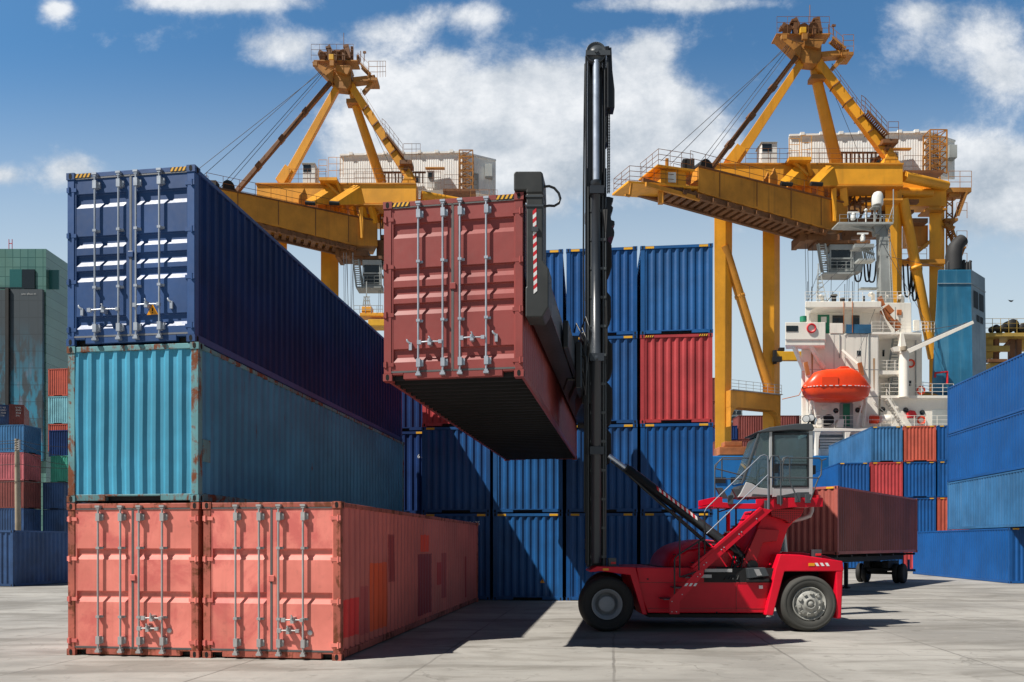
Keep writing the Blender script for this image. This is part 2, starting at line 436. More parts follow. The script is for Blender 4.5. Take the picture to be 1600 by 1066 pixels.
def make_doors(root, W, L, H, pm, spec, gal, fm):
    x = W/2; y0 = -L/2+.030; z0 = .165; z1 = H-.115
    Hd = z1-z0; G = M[gal]
    for sx in (-1, 1):
        xo = sx*(x-.085); xi = sx*.006
        a, b = min(xo, xi), max(xo, xi)
        fb = .062                                                       # flat border of the leaf
        mb = MB()
        # outline profile up the leaf: flat with grooves
        prof = [(z0, 0), (z0+.10, 0)]
        for g0, g1 in spec['grooves']:                                   # fractions of the height: bottom and top of each groove
            prof += [(z0+Hd*g0, 0), (z0+Hd*g0+.085, .040), (z0+Hd*g1-.012, .040), (z0+Hd*g1, 0)]
        prof += [(z1-.09, 0), (z1, 0)]
        gx0, gx1 = a+fb+.035, b-fb-.02
        xs = [gx0, gx1]
        n = len(prof); vs = []
        for xx in xs: vs += [(xx, y0+d, z) for z, d in prof]
        mb.add(vs, [(i, n+i, n+i+1, i+1) for i in range(n-1)])
        for q0, q1 in ((a, gx0), (gx1, b)): mb.box(q0, q1, y0-.004, y0+.045, z0, z1)
        leaf = mb.build('door', [pm, M['hole']], root); addbevel(leaf, .005, 1)
        # gasket round the leaf
        mb = MB(); gy = y0-.010
        mb.box(a-.012, a+.014, gy, gy+.02, z0-.012, z1+.012); mb.box(b-.014, b+.002, gy, gy+.02, z0-.012, z1+.012)
        mb.box(a, b, gy-.004, gy+.02, z1-.004, z1+.028); mb.box(a, b, gy-.004, gy+.02, z0-.028, z0+.004)
        mb.build('gasket', M[spec.get('gasket', 'gasketl')], root).parent = leaf
        # lock rods with cams and guides
        for fx in (spec['rods'][:2] if sx < 0 else spec['rods'][2:]):
            rx = -x+fx*W; ry = y0-.058
            mb = MB(); mb.tube([(rx, ry, .07), (rx, ry, H-.045)], .0185, 10)
            for zf in spec.get('guides', (.30, .66)): 
                mb.box(rx-.032, rx+.032, ry-.022, y0-.001, z0+Hd*zf-.022, z0+Hd*zf+.022); mb.box(rx+.03, rx+.075, ry+.03, y0-.001, z0+Hd*zf-.02, z0+Hd*zf+.02)
            for zc in (z0+.12, z1-.14):
                mb.box(rx-.032, rx+.038, ry-.026, y0-.001, zc-.07, zc+.07); mb.box(rx+.036, rx+.082, ry+.02, y0-.001, zc-.055, zc+.055)
            for zc, s in ((.085, 1), (H-.065, -1)):
                mb.box(rx-.045, rx+.045, ry-.030, ry+.055, zc-.018, zc+.018); mb.box(rx-.03, rx+.03, ry-.022, ry+.05, zc+s*.02, zc+s*.05)
            r = mb.build('lock_rod', G, root); r.parent = leaf
        # handles
        for (side, za, xa, xb, drop) in spec['handles']:
            if side != sx: continue
            A, B = -x+xa*W, -x+xb*W; z = z0+Hd*za; hy = y0-.085
            mb = MB(); mb.tube([(A, hy, z), (A+(B-A)*.5, hy-.012, z+.005), (B, hy, z)], .0135, 8)
            mb.box(A-.035, A+.035, hy-.02, hy+.03, z-.035, z+.035)
            mb.box(B-.03, B+.03, hy-.02, hy+.03, z-.03, z+.03)
            c = (A+B)/2; mb.box(c-.03, c+.03, hy-.03, y0-.001, z-.055, z+.05); mb.tube([(c, hy-.03, z+.02), (c+.01, hy-.045, z+.07), (c-.01, hy-.04, z+.085)], .014, 6)
            if drop:
                mb.box(drop-.025, drop+.025, hy-.012, hy+.012, z-.24, z-.02)
            h = mb.build('door_handle', G, root); h.parent = leaf
        for (side, za, xa) in spec.get('hooks', ()):
            if side != sx: continue
            mb = MB(); q = -x+xa*W; z = z0+Hd*za
            mb.box(q-.025, q+.025, y0-.04, y0-.003, z-.10, z+.03); mb.tube([(q-.01, y0-.03, z+.02), (q-.05, y0-.04, z+.05), (q-.06, y0-.03, z+.08)], .02, 6)
            mb.build('handle_catch', G, root).parent = leaf
        # hinges
        for zf in (.04, .345, .64, .93):
            mb = MB(); hx = sx*(x-.09); z = z0+Hd*zf
            mb.cyl((sx*(x-.055), y0-.022, z-.055), (sx*(x-.055), y0-.022, z+.055), .022, n=8)
            mb.box(hx-sx*.10, hx+sx*.03, y0-.022, y0-.003, z-.03, z+.035)
            mb.box(sx*(x-.055), sx*(x-.01), y0-.035, y0-.006, z-.04, z+.045)
            mb.build('hinge', spec.get('hinge', pm), root).parent = leaf
    mb = MB(); z = z0+Hd*.505
    mb.box(-.045, .06, y0-.028, y0-.006, z-.055, z+.055); mb.build('lock_box', pm, root, bevel=.008)

def tri_mark(root, xf, z, yl, s=.11, name='warning_triangle'):
    mb = MB(); mb.prism([(xf-s, yl, z), (xf+s, yl, z), (xf, yl, z+s*1.75)], (0, -.003, 0), 0)
    mb.box(xf-.012, xf+.012, yl-.0055, yl-.0025, z+.06, z+.115, 1); mb.box(xf-.012, xf+.012, yl-.0055, yl-.0025, z+.025, z+.045, 1)
    return mb.build(name, [M['amber'], M['hole']], root)
def text_mark(root, txt, loc, rot, size, mat, name='lettering', parent=None):
    cu = bpy.data.curves.new(name, 'FONT'); cu.body = txt; cu.size = size; cu.extrude = .002
    ob = bpy.data.objects.new(name, cu); COL.objects.link(ob)
    dg = bpy.context.evaluated_depsgraph_get(); me = bpy.data.meshes.new_from_object(ob.evaluated_get(dg))
    bpy.data.objects.remove(ob)
    o = bpy.data.objects.new(name, me); COL.objects.link(o); me.materials.clear(); me.materials.append(mat)
    o.location = loc; o.rotation_euler = rot; o.parent = parent or root
    return o

YAW = -math.atan(.1317)
def ax(slope): 
    d = Vector((slope, 1, 0)).normalized(); return d, Vector((d.y, -d.x, 0))
def place(corner, slope, W, L, right=True):
    """centre of a base whose front right (or left) corner is given"""
    d, r = ax(slope)
    return Vector(corner)+d*L/2+(-r if right else r)*W/2

S0 = .1317
DB = dict(grooves=[(.045, .125), (.345, .415), (.445, .515), (.56, .635), (.815, .905)], rods=(.235, .42, .555, .735), gasket='gasketl',
          handles=[(-1, .155, .20, .42, None), (1, .175, .555, .735, None)], hooks=[(-1, .165, .125), (1, .185, .82)])
DS = dict(grooves=[(.325, .405), (.635, .715)], rods=(.25, .42, .56, .735), gasket='gasket', guides=(.22, .72),
          handles=[(1, .215, .60, .73, None), (1, .14, .57, .70, None)])
DH = dict(grooves=[(.055, .135), (.345, .415), (.445, .515), (.555, .63), (.815, .905)], rods=(.26, .435, .557, .742), gasket='gasket',
          handles=[(-1, .165, .27, .42, None), (1, .18, .57, .72, None)], hooks=[(-1, .16, .20), (1, .19, .81)])
GL = 'boxes stacked at the front left'
W1, L1 = 2.53, 13.45; L2 = 13.3
c_r = P(533, 1033, 12.9); c_r.z = 0
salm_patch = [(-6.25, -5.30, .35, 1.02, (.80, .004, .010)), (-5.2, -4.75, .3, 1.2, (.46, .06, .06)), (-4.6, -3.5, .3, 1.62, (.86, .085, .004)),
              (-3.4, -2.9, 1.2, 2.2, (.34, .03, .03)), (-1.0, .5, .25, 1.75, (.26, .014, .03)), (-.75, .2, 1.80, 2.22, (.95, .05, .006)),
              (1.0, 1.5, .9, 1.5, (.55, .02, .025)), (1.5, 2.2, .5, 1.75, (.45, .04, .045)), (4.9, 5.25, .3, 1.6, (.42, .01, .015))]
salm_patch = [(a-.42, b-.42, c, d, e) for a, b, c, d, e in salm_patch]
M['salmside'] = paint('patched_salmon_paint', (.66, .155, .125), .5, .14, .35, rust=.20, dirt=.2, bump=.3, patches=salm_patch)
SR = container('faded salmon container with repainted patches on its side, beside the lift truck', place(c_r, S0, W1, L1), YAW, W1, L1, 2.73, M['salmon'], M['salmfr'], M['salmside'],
               front='door', hero=True, doors=DS, wob=.012, gal='galvd', castm=M['salmfr'], group='containers stacked at the front left')
dd, rr = ax(S0)
c_l = c_r-rr*(W1+.067)
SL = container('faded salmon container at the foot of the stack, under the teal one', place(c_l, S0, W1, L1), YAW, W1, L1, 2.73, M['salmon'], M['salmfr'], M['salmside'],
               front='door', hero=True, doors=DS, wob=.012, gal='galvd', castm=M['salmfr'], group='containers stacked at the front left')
for s in (SR, SL):
    mb = MB(); mb.lathe((.70, -L1/2+.024, .47), (0, -1, 0), [(.045, 0), (.045, .006), (.001, .0062)], 14); mb.build('white_sticker', M['whitew'], s)
up = Vector((0, 0, 2.745))
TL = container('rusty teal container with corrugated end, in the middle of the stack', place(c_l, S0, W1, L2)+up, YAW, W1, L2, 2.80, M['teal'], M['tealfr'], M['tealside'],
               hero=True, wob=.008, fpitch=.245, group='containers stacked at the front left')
mb = MB(); mb.box(W1/2-.030, W1/2-.010, -L2/2+.17, -L2/2+.42, .72, 1.12); mb.build('rusty_patch_plate', M['tealfr'], TL, bevel=.01)
up2 = Vector((0, 0, 5.56))
c_t = c_l-rr*.07
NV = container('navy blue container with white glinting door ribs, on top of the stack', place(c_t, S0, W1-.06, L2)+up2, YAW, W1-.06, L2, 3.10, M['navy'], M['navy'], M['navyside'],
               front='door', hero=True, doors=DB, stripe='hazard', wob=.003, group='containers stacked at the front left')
tri_mark(NV, .42, .50, -L2/2+.006+.02)
# the box held by the lift truck
SH = .158; WH, LH = 2.46, 12.8
c_h = P(818, 588, 12.7)
HB = container('brownish red container lifted in the air by the lift truck', place(c_h, SH, WH, LH), -math.atan(SH), WH, LH, 3.10, M['maroon'], M['maroon'], M['maroon'],
               front='door', hero=True, doors=DH, stripe='hazard', wob=.003)
# ---- the wall of boxes behind the lift truck
SB = .10; YB = -math.atan(SB); WB, HB_, LB = 2.485, 3.09, 12.1
c4 = P(1114, 940, 26.1); c4.z = 0; d4, r4 = ax(SB)
colors = {(1,1):'blue',(1,2):'blue',(1,3):'red',(2,1):'blue',(2,2):'blue',(2,3):'blue',(2,4):'blue',(3,1):'blue',(3,2):'blue',(3,3):'blue',(3,4):'blue',
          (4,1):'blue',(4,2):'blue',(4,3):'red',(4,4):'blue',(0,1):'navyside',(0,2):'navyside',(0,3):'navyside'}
cname = {4: 'rightmost wall column', 3: 'wall column behind the mast', 2: 'wall column left of the mast', 1: 'wall column beside the salmon container', 0: 'dark gap beside the teal container'}
rname = {1: 'on the ground', 2: 'second up', 3: 'third up', 4: 'on top'}
for (cc, rw), cl in colors.items():
    corner = c4-r4*((4-cc)*(WB+.10))+Vector((0, 0, (rw-1)*(HB_+.012)))
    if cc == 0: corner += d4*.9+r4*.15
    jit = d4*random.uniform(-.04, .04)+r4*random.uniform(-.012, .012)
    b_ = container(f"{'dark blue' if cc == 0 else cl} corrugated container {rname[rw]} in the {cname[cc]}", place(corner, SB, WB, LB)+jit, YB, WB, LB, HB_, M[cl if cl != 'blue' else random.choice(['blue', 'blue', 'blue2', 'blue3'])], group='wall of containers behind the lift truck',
              stripe='hazard' if cl == 'red' else 'plain', wob=.003, fpitch=.27)
    if (cc, rw) == (2, 1): tri_mark(b_, .52, .62, -LB/2+.028, .085)
    if (cc, rw) == (1, 1): text_mark(b_, '763675', (.28, -LB/2+.026, HB_-.42), (R(90), 0, 0), .20, M['whitew'])
    if cc == 0: text_mark(b_, {1: '6 3', 2: '6 3', 3: '33'}[rw], (.82, -LB/2+.026, HB_-1.0), (R(90), 0, 0), .20, M['whitew'])
# ---- tall blue stack at the right edge
WR, LR, HR = 2.44, 12.3, 2.82
dR, rR = ax(S0)
k0 = Vector((777/F*38, 38, 0))
RB = ['bright blue container on the ground at the right edge, its corrugated end showing', 'faded streaky blue container, second from the ground in the right edge stack', 'plain blue container, third from the ground in the right edge stack', 'blue container on top of the tall stack at the right edge']
for i, (lb, cl) in enumerate(zip(RB, ['blueb', 'bluef', 'blueb', 'blueb'])):
    base = k0+Vector((0, 0, i*(HR+.01)))
    if i: base = base+dR*(-5.2-LR*.0)
    container(lb, place(base, S0, WR, LR, right=False), YAW, WR, LR, HR, M[cl], group='blue stack at the right edge', stripe='plain', wob=.002)
# ---- stacks beyond the trailer
WM, HM, LM = 2.36, 2.80, 11.8
k1 = Vector(((1361-800)/F*59.5, 59.5, 0))
mid = {('a',4):'bluef',('b',4):'orred',('c',4):'blue',('z',3):'blueb',('a',3):'red',('b',3):'blue',('c',3):'blue',('a',2):'blue',('b',2):'blue',('c',2):'orred',('z',2):'blue',('z',1):'blue',('a',1):'blue',('b',1):'red',('c',1):'blue'}
pos = {'z': 'leftmost column', 'a': 'second column', 'b': 'third column', 'c': 'half hidden last column'}
nm = {'bluef': 'faded blue', 'orred': 'orange red', 'blue': 'blue', 'blueb': 'bright blue', 'red': 'red'}
for (c_, rw), cl in mid.items():
    base = k1+rR*({'z': -1, 'a': 0, 'b': 1, 'c': 2}[c_]*(WM+.11))+Vector((0, 0, (rw-1)*(HM+.015)))+dR*random.uniform(-.05, .05)
    container(f"{nm[cl]} container {rname[rw]} in the {pos[c_]} beyond the trailer", place(base, S0, WM, LM, right=False), YAW, WM, LM, HM, M[cl], group='stacks beyond the trailer', stripe='plain', wob=.003, fpitch=.27)
# ---- left background
GB = 'stacks in the left background'
def bg(label, corner, slope, W, L, H, cl, right=True, side=None, fr=None, z=0.0, group=GB):
    c = Vector(corner); c.z = z
    return container(label, place(c, slope, W, L, right), -math.atan(slope), W, L, H, M[cl], fr and M[fr], side and M[side], group=group, wob=.006, fpitch=.27)
bg('weathered dark blue container on the ground beside the salmon container', (P(20, 917, 35.2)), S0, 2.44, 12.2, 2.65, 'blueold', fr='salmfr' if False else None)
xs = -48.4
for i, (cl, nmz) in enumerate([('blueold', 'dark blue'), ('blueold', 'blue'), ('brown', 'maroon'), ('pink', 'faded pink red'), ('bluef', 'blue')]):
    # long side faces the camera
    container(f"{nmz} container lying sideways behind the wooden pole, {['on the ground','second up','third up','fourth up','on top'][i]}", Vector((xs-6.1, 75.6+1.3, i*2.78)), R(90)-math.atan(.10), 2.44, 12.2, 2.76, M[cl], group=GB, wob=.006)
for i, (cl, nmz) in enumerate([('blue', 'blue'), ('blueold', 'blue'), ('blueold', 'dark blue'), ('green', 'sea green'), ('navyside', 'dark blue')]):
    bg(f"{nmz} container {['on the ground','second up','third up','fourth up','fifth up'][i]} between the pole and the teal container",
       (-45.2 if i == 3 else -46.0, 77.6 if i != 4 else 78.6, 0), S0, 2.44, 6.06, 2.76, cl, z=i*2.78)
for i, (cl, nmz) in enumerate([('orred', 'orange red'), ('cyan', 'pale cyan'), ('orred', 'orange red')]):
    bg(f"{nmz} container {['at the foot','in the middle','on top'][i]} of the tall stack before the green tower", ((72-800)/F*86+2.44, 86, 0), S0, 2.44, 6.06, 3.14, cl, z=12.55+i*3.16)
for i, (cl, nmz, px) in enumerate([('blueold', 'dark blue', 17), ('brown', 'dark brown', 38)]):
    c = bg(f"{nmz} container with small white lettering seen above the sideways stack", P(px, 700, 112), -.5, 2.3 if i == 0 else 1.9, 6, 3.0, cl, z=2+217/F*112-3.0)
    for r_ in range(4): text_mark(c, ['U 42', '22G1', '3048', '216'][r_], (-.15, -3.02, 2.45-r_*.4), (R(90), 0, 0), .34, M['whitew'])
# ---- far quay boxes between the crane legs
GF = 'brown boxes on the far quay'
def longbox(label, px0, px1, pyt, pyb, Y, cl):
    a = P(px0, pyt, Y); b = P(px1, pyb, Y); L = b.x-a.x
    container(label, Vector(((a.x+b.x)/2, Y+1.25, b.z)), R(90), 2.44, L, a.z-b.z, M[cl], group=GF, wob=.004)
longbox('upper brown container seen between the yellow crane legs', 1154, 1330, 649, 687, 91, 'brown')
longbox('lower brown container seen between the yellow crane legs', 1120, 1330, 688, 726, 90.4, 'brown')
longbox('brown container under the other two on the far quay', 1120, 1330, 727, 765, 90.4, 'brown')
longbox('dark blue container with white marks beside the brown ones', 1122, 1152.5, 665, 687, 91, 'navyside')
for i in range(4):
    a = P(1121.5, 590+i*38, 96); container(f"rusty brown container end showing beside the blue wall, {['top','second','third','lowest'][i]} of four", Vector((a.x-1.2, 96+6, a.z-3.05)), 0, 2.4, 12, 3.04, M['cranek'] if False else M['brown'], group=GF, wob=.004)
# ------------------------------------------------------------------ lift truck (empty container handler)
YN = 17.15; YF = 20.3; YC = 18.7
LT = thing('container_lift_truck', 'red container lift truck with black mast and glazed cab holding a container up', 'lift truck', (P(1100, 900, YC).x, YC, 0))
def X(px, Y): return (px-800)/F*Y
def Z(py, Y): return HC+(HY-py)/F*Y
mb = MB()
mb.pp([(994,887),(1120,887),(1120,893),(1205,893),(1208,912),(1196,958),(1012,958),(1000,925)], YN+.12, YF-.2)
mb.build('chassis', M['liftred'], LT, bevel=.02)
mb = MB()
mb.pp([(999,909.5),(1206,910.5),(1206,912),(999,911)], YN+.112, YN+.135)
mb.pp([(1150,912),(1151.5,912),(1151.5,956),(1150,956)], YN+.112, YN+.135)
mb.pp([(1012,950),(1198,950),(1197,951.5),(1012,951.5)], YN+.112, YN+.135)
mb.build('panel_seam', M['liftdk'], LT)
mb = MB(); mb.pp([(1012,959),(1200,960),(1195,966),(1014,965)], YN+.3, YF-.4); mb.build('underbody', M['blackm'], LT)
for (ya, yb) in ((YN-.02, YN+.85), (YF-.85, YF)):
    mb = MB()
    mb.pp([(921,891),(933,885),(993,886.5),(1011,960),(1004,960.5),(985,899),(940,892.5),(922,894)], ya, yb)
    mb.build('front_fender', M['liftred'], LT, bevel=.015)
# rear fender and counterweight
mb = MB()
mb.pp([(1212,889),(1219,866),(1250,867),(1317,877),(1318.5,889),(1318,893),(1305,893),(1226,893),(1208,962),(1196,961.5)], YN-.02, YN+.9)
mb.build('rear_fender', M['liftred'], LT, bevel=.02)
mb = MB(); mb.pp([(1306,892),(1318,892),(1315,967),(1307,967)], YN-.015, YF); mb.build('counterweight', M['liftred'], LT, bevel=.03)
mb = MB(); mb.pp([(1218,872),(1222,862),(1255,863),(1290,868),(1316,878),(1316,890),(1222,890)], YN+.92, YF); mb.build('rear_hood', M['liftred'], LT, bevel=.06, seg=3)
mb = MB(); mb.pp([(1214,893),(1306,893),(1306,940),(1214,950)], YN+.95, YF-.95); mb.build('axle_housing', M['blackm'], LT)
# reflective marks and lamps
def stripes(parent, px0, px1, y0, y1, Y, n, slant, mats, thick=.006):
    mb = MB(); w = (px1-px0)/n
    for i in range(n):
        a = px0+i*w
        mb.pp([(a, y1), (a+w*.55, y1), (a+w*.55-slant, y0), (a-slant, y0)], Y-thick, Y, 0)
    return mb.build('reflective_marking', mats, parent)
stripes(LT, 1276, 1300, 879.6, 884.6, YN-.021, 3, 3, M['whitew'])
mb = MB(); mb.pbox(1263.5, 1273, 880, 884.5, YN-.03, YN-.018); mb.build('side_marker', M['amber'], LT)
mb = MB(); mb.pbox(942, 951, 888.2, 891.6, YN-.03, YN-.018); mb.build('side_marker', M['amber'], LT)
for (x0, x1, y0, y1, Y) in ((1271, 1284, 859, 873, YN+.3), (951, 963, 872, 886, YN+.25)):
    mb = MB(); mb.pbox(x0, x1, y0, y1, Y, Y+.22); mb.pbox(x0+3.5, x1-.5, y0+6, y0+9.5, Y-.015, Y-.001, 1); mb.build('lamp_box', [M['dgrey'], M['redw']], LT, bevel=.012)

def wheel(px, py, Y0, r, w, kind, name='wheel'):
    c = P(px, py, Y0); c.z = r
    rim_m = M['rim_d'] if kind == 'front' else M['rim_l']
    mb = MB()
    if kind == 'front':
        k = r
        mb.lathe(c, (0,1,0), [(k*.56, .01), (k*.555, -.02), (k*.53, -.022), (k*.515, -.005), (k*.44, .035), (k*.425, .05), (k*.40, .24), (k*.30, .27), (k*.295, .06), (k*.275, .035), (k*.26, .032), (k*.20, .024), (.001, .02)], 40, cap=False)
        for i in range(10):
            a = i*math.pi/5; mb.cyl(c+Vector((math.cos(a)*k*.36, .27, math.sin(a)*k*.36)), c+Vector((math.cos(a)*k*.36, .235, math.sin(a)*k*.36)), .018, n=6)
    else:
        k = r
        mb.lathe(c, (0,1,0), [(k*.60, .01), (k*.59, -.02), (k*.555, -.02), (k*.53, .03), (k*.50, .05), (k*.46, .03), (k*.44, -.01), (k*.30, -.04), (k*.22, -.05), (k*.2, -.09), (k*.14, -.10), (k*.13, -.06), (k*.10, -.06), (k*.09, -.11), (.001, -.112)], 40, cap=False)
        for i in range(10):
            a = i*math.pi/5+.2; q = Vector((math.cos(a), 0, math.sin(a)))
            mb.bar(c+q*k*.33+Vector((0,-.055,0)), c+q*k*.42+Vector((0,-.03,0)), .07, .05, up=(0,1,0))
            mb.cyl(c+q*k*.475+Vector((0,.04,0)), c+q*k*.475+Vector((0,0,0)), .02, n=6)
    wo = mb.build(name, rim_m, LT)
    mb = MB(); k = r
    inn = .60 if kind != 'front' else .555
    prof = [(k*inn, .02), (k*(inn+.02), -.015), (k*.70, -.045), (k*.80, -.05), (k*.835, -.042), (k*.845, -.052), (k*.92, -.02), (k*.965, .02), (k*.985, .06), (k, .10)]
    for i in range(4): prof += [(k, .10+(w-.2)*(i+.40)/4), (k*.965, .10+(w-.2)*(i+.44)/4), (k*.965, .10+(w-.2)*(i+.58)/4), (k, .10+(w-.2)*(i+.62)/4)]
    prof += [(k, w-.10), (k*.97, w-.03), (k*.9, w), (k*.6, w)]
    mb.lathe(c, (0,1,0), prof, 56, cap=False)
    t = mb.build('tyre', M['rubber'] if kind == 'front' else M['rubberg'], LT); t.parent = wo
    return wo
M['rim_d'] = paint('grey_rim', (.27, .29, .32), .5, .25, .2, dirt=.35)
M['rim_l'] = paint('dusty_light_rim', (.40, .40, .37), .55, .25, .2, dirt=.4)
wheel(948.5, 945, YN-.02, .63, .42, 'front'); wheel(948.5, 945, YF-.45, .63, .42, 'front')
wheel(1264.5, 945, YN-.02, .645, .48, 'rear'); wheel(1264.5, 945, YF-.5, .645, .48, 'rear')
mb = MB(); mb.cyl(P(948.5, 945, YN+.35), P(948.5, 945, YN+.35)+Vector((0, 2.3, 0)), .3, n=20); mb.build('drive_axle', M['blackm'], LT)
# engine hood
mb = MB()
Yh0, Yh1 = YN+.45, YF-.45
prof = [(1037,888),(1040,872),(1050,858),(1066,849),(1092,842),(1125,842),(1150,850),(1160,888)]
a = []
for f, ins in ((0, .30), (.06, .13), (.16, .03), (.35, 0), (.65, 0), (.84, .03), (.94, .13), (1, .30)):
    Y = Yh0+(Yh1-Yh0)*f; row = []
    for x_, y_ in prof:
        p = P(x_, y_, Yh0); cx = P(1100, 888, Yh0)
        row.append(Vector((cx.x+(p.x-cx.x)*(1-ins*.35), Y, cx.z+(p.z-cx.z)*(1-ins))))
    a.append(row)
n = len(prof); mb.add([v for r_ in a for v in r_], [(j*n+i, j*n+i+1, (j+1)*n+i+1, (j+1)*n+i) for j in range(len(a)-1) for i in range(n-1)]+[tuple(range(n)), tuple(range(len(a)*n-1, (len(a)-1)*n-1, -1))], 0, True)
hood = mb.build('engine_hood', M['liftred'], LT); ss = hood.modifiers.new('s', 'SUBSURF'); ss.levels = 2; ss.render_levels = 2
mb = MB(); mb.pp([(1032,886),(1160,886),(1160,889),(1032,889)], YN+.25, YF-.25); mb.build('deck_plate', M['blackm'], LT)
# boxes in the chassis gap
mb = MB(); mb.pp([(1100,888),(1212,888),(1206,911),(1100,911)], YN+.115, YN+.4); mb.build('engine_bay', M['blackm'], LT)
mb = MB(); mb.pp([(1101,889),(1144,889),(1144,894),(1101,894)], YN+.05, YN+.35); mb.pp([(1085,898),(1112,898),(1112,903),(1085,903)], YN-.1, YN+.2); mb.build('step_plate', M['galvd'], LT)
mb = MB(); mb.pp([(1168,888),(1196,887),(1202,900),(1170,904)], YN-.03, YN+.35); mb.pp([(1168,905),(1202,904),(1202,909),(1168,910)], YN-.01, YN+.3, 1); mb.build('battery_box', [M['dgrey'], M['blackm']], LT, bevel=.012)
mb = MB(); mb.pp([(1178,889.5),(1186,889.5),(1191,899),(1183,900)], YN-.045, YN-.032); mb.build('battery_label', M['galvd'], LT)
# stairs: lower ladder and main flight
mb = MB()
for Y in (YN-.42, ):
    mb.pp([(1046,937),(1062,920),(1062,960),(1046,960)], Y, Y+.03)
    mb.pp([(1046,938),(1089,892),(1100,889),(1100,898),(1061,941)], Y+.002, Y+.028)
mb.build('lower_stair_stringer', M['liftred'], LT, bevel=.004)
mb = MB()
for (x_, y_) in ((1040,936),(1058,918),(1074,902)): mb.pp([(x_-3,y_),(x_+14,y_),(x_+14,y_+1.6),(x_-3,y_+1.6)], YN-.4, YN+.15)
mb.build('stair_tread', M['dgrey'], LT)
stripes(LT, 1069, 1090, 911.5, 916, YN-.425, 3, -3, M['whitew'])
mb = MB()
for Y in (YN-.05, YN+.72):
    mb.pp([(1081,891),(1101,891),(1207,797),(1190,794)], Y, Y+.045)
    mb.pp([(1079,886),(1083,888),(1192,795),(1189,792)], Y-.03, Y+.075)
mb.build('stair_stringer', M['liftred'], LT, bevel=.004)
mb = MB()
for f in (.06, .10, .34, .38, .62, .66, .9): mb.cyl(P(1094+f*98, 888-f*86, YN-.068), P(1094+f*98, 888-f*86, YN-.05), .014, n=6)
for (x_, y_) in ((1050,956),(1057,956),(1050,940),(1094,897),(1090,901),(1066,929)): mb.cyl(P(x_, y_, YN-.437), P(x_, y_, YN-.42), .012, n=6)
mb.build('bolts', M['galv'], LT)
mb = MB(); mb.pp([(1126,838),(1136,843),(1197,797),(1185,795)], YF-.75, YF-.68); mb.pp([(1136,884),(1141,884),(1141,800),(1136,800)], YF-.9, YF-.8); mb.build('far_stair_stringer', M['liftdk'], LT)
mb = MB(); mb.tube([P(1122,792,YN+.6), P(1122,836,YN+.6), P(1140,852,YN+.6)], .022, 6); mb.tube([P(1150,792,YN+1.4), P(1150,842,YN+1.4)], .022, 6); mb.tube([P(1122,800,YN+.6), P(1150,792,YN+1.4)], .018, 6); mb.build('platform_support', M['dgrey'], LT)
mb = MB()
for k_ in range(6):
    y_ = 866+k_*2.6; mb.pp([(1052,y_),(1088,y_-3),(1088,y_-1.8),(1052,y_+1.2)], YN+.47, YN+.55)
mb.build('hood_grille', M['blackm'], LT)
rq = random.Random(8); mb = MB()
for i in range(6):
    x0 = 1150+rq.uniform(-4, 18); mb.tube([P(x0, 868, YN+.3), P(x0+rq.uniform(-6,6), 880, YN+.2), P(x0+rq.uniform(-10,4), 892, YN+.16), P(x0-rq.uniform(0,16), 906, YN+.1)], .018, 6)
mb.build('hydraulic_hose', M['cable'], LT)
mb = MB(); mb.pbox(961, 966.5, 911.5, 914.5, YN+.10, YN+.113); mb.pbox(1186, 1192, 915, 920, YN+.10, YN+.113); mb.build('small_label', M['whitew'], LT)
mb = MB()
for (x_, y_) in ((1199,937),(1120,957),(1012,905),(1150,905)): mb.cyl(P(x_, y_, YN+.105), P(x_, y_, YN+.125), .022, n=8)
mb.build('panel_latch', M['blackm'], LT)
mb = MB()
for i in range(9):
    f = (i+.5)/9; x_ = 1088+f*104; y_ = 884-f*88
    mb.pp([(x_-7,y_),(x_+8,y_),(x_+8,y_+1.5),(x_-7,y_+1.5)], YN-.002, YN+.72)
mb.build('stair_treads', M['dgrey'], LT)
# pedestal under the cab
mb = MB()
mb.pp([(1128,912),(1152,884),(1172,845),(1198,795),(1258,794),(1252,806),(1240,815),(1231,826),(1223,850),(1206,912)], YN+.55, YF-.9)
mb.build('cab_pedestal', M['liftred'], LT, bevel=.02)
mb = MB(); mb.pp([(1150,904),(1166,868),(1184,826),(1218,828),(1214,846),(1192,848),(1176,900)], YN+.40, YN+.56); mb.build('pedestal_gusset', M['liftdk'], LT, bevel=.012)
m, t, b = newmat('perforated_red'); v, raw = objvec(t)
vo = t.new('ShaderNodeTexVoronoi'); t.l.new(t.mapping(raw, (1, .05, 1)), vo.inputs[0]); vo.inputs['Scale'].default_value = 20; vo.inputs['Randomness'].default_value = 0
t.l.new(t.mix(t.m('LESS_THAN', vo.outputs['Distance'], .34), (.45, .01, .02), (.05, .002, .004)), b.inputs['Base Color']); b.inputs['Roughness'].default_value = .5
mb = MB(); mb.pp([(1204,796),(1257,795),(1250,806),(1234,818),(1226,812),(1206,806)], YN+.36, YN+.545); mb.build('perforated_guard', m, LT)
mb = MB(); mb.tube([P(1238,814,YN+.7), P(1254,810,YN+.6), P(1265,806,YN+.6), P(1268,798,YN+.6), P(1268,788,YN+.6)], .055, 10); mb.build('exhaust_pipe', M['galvd'], LT)
# platform
mb = MB()
mb.pp([(1115,777),(1129,777),(1129,785),(1148,787),(1182,787),(1182,780),(1238,778),(1286,778),(1286,792),(1238,793),(1205,797),(1190,796),(1115,793)], YN+.10, YN+.16)
mb.pp([(1115,788),(1286,788),(1286,791),(1115,791)], YN+.17, YN+1.6)
mb.pp([(1115,777),(1121,777),(1121,787),(1115,787)], YN+.17, YN+1.6)
mb.pp([(1280,778),(1286,778),(1286,787),(1280,787)], YN+.17, YN+1.6)
mb.build('cab_platform', M['liftred'], LT, bevel=.008)
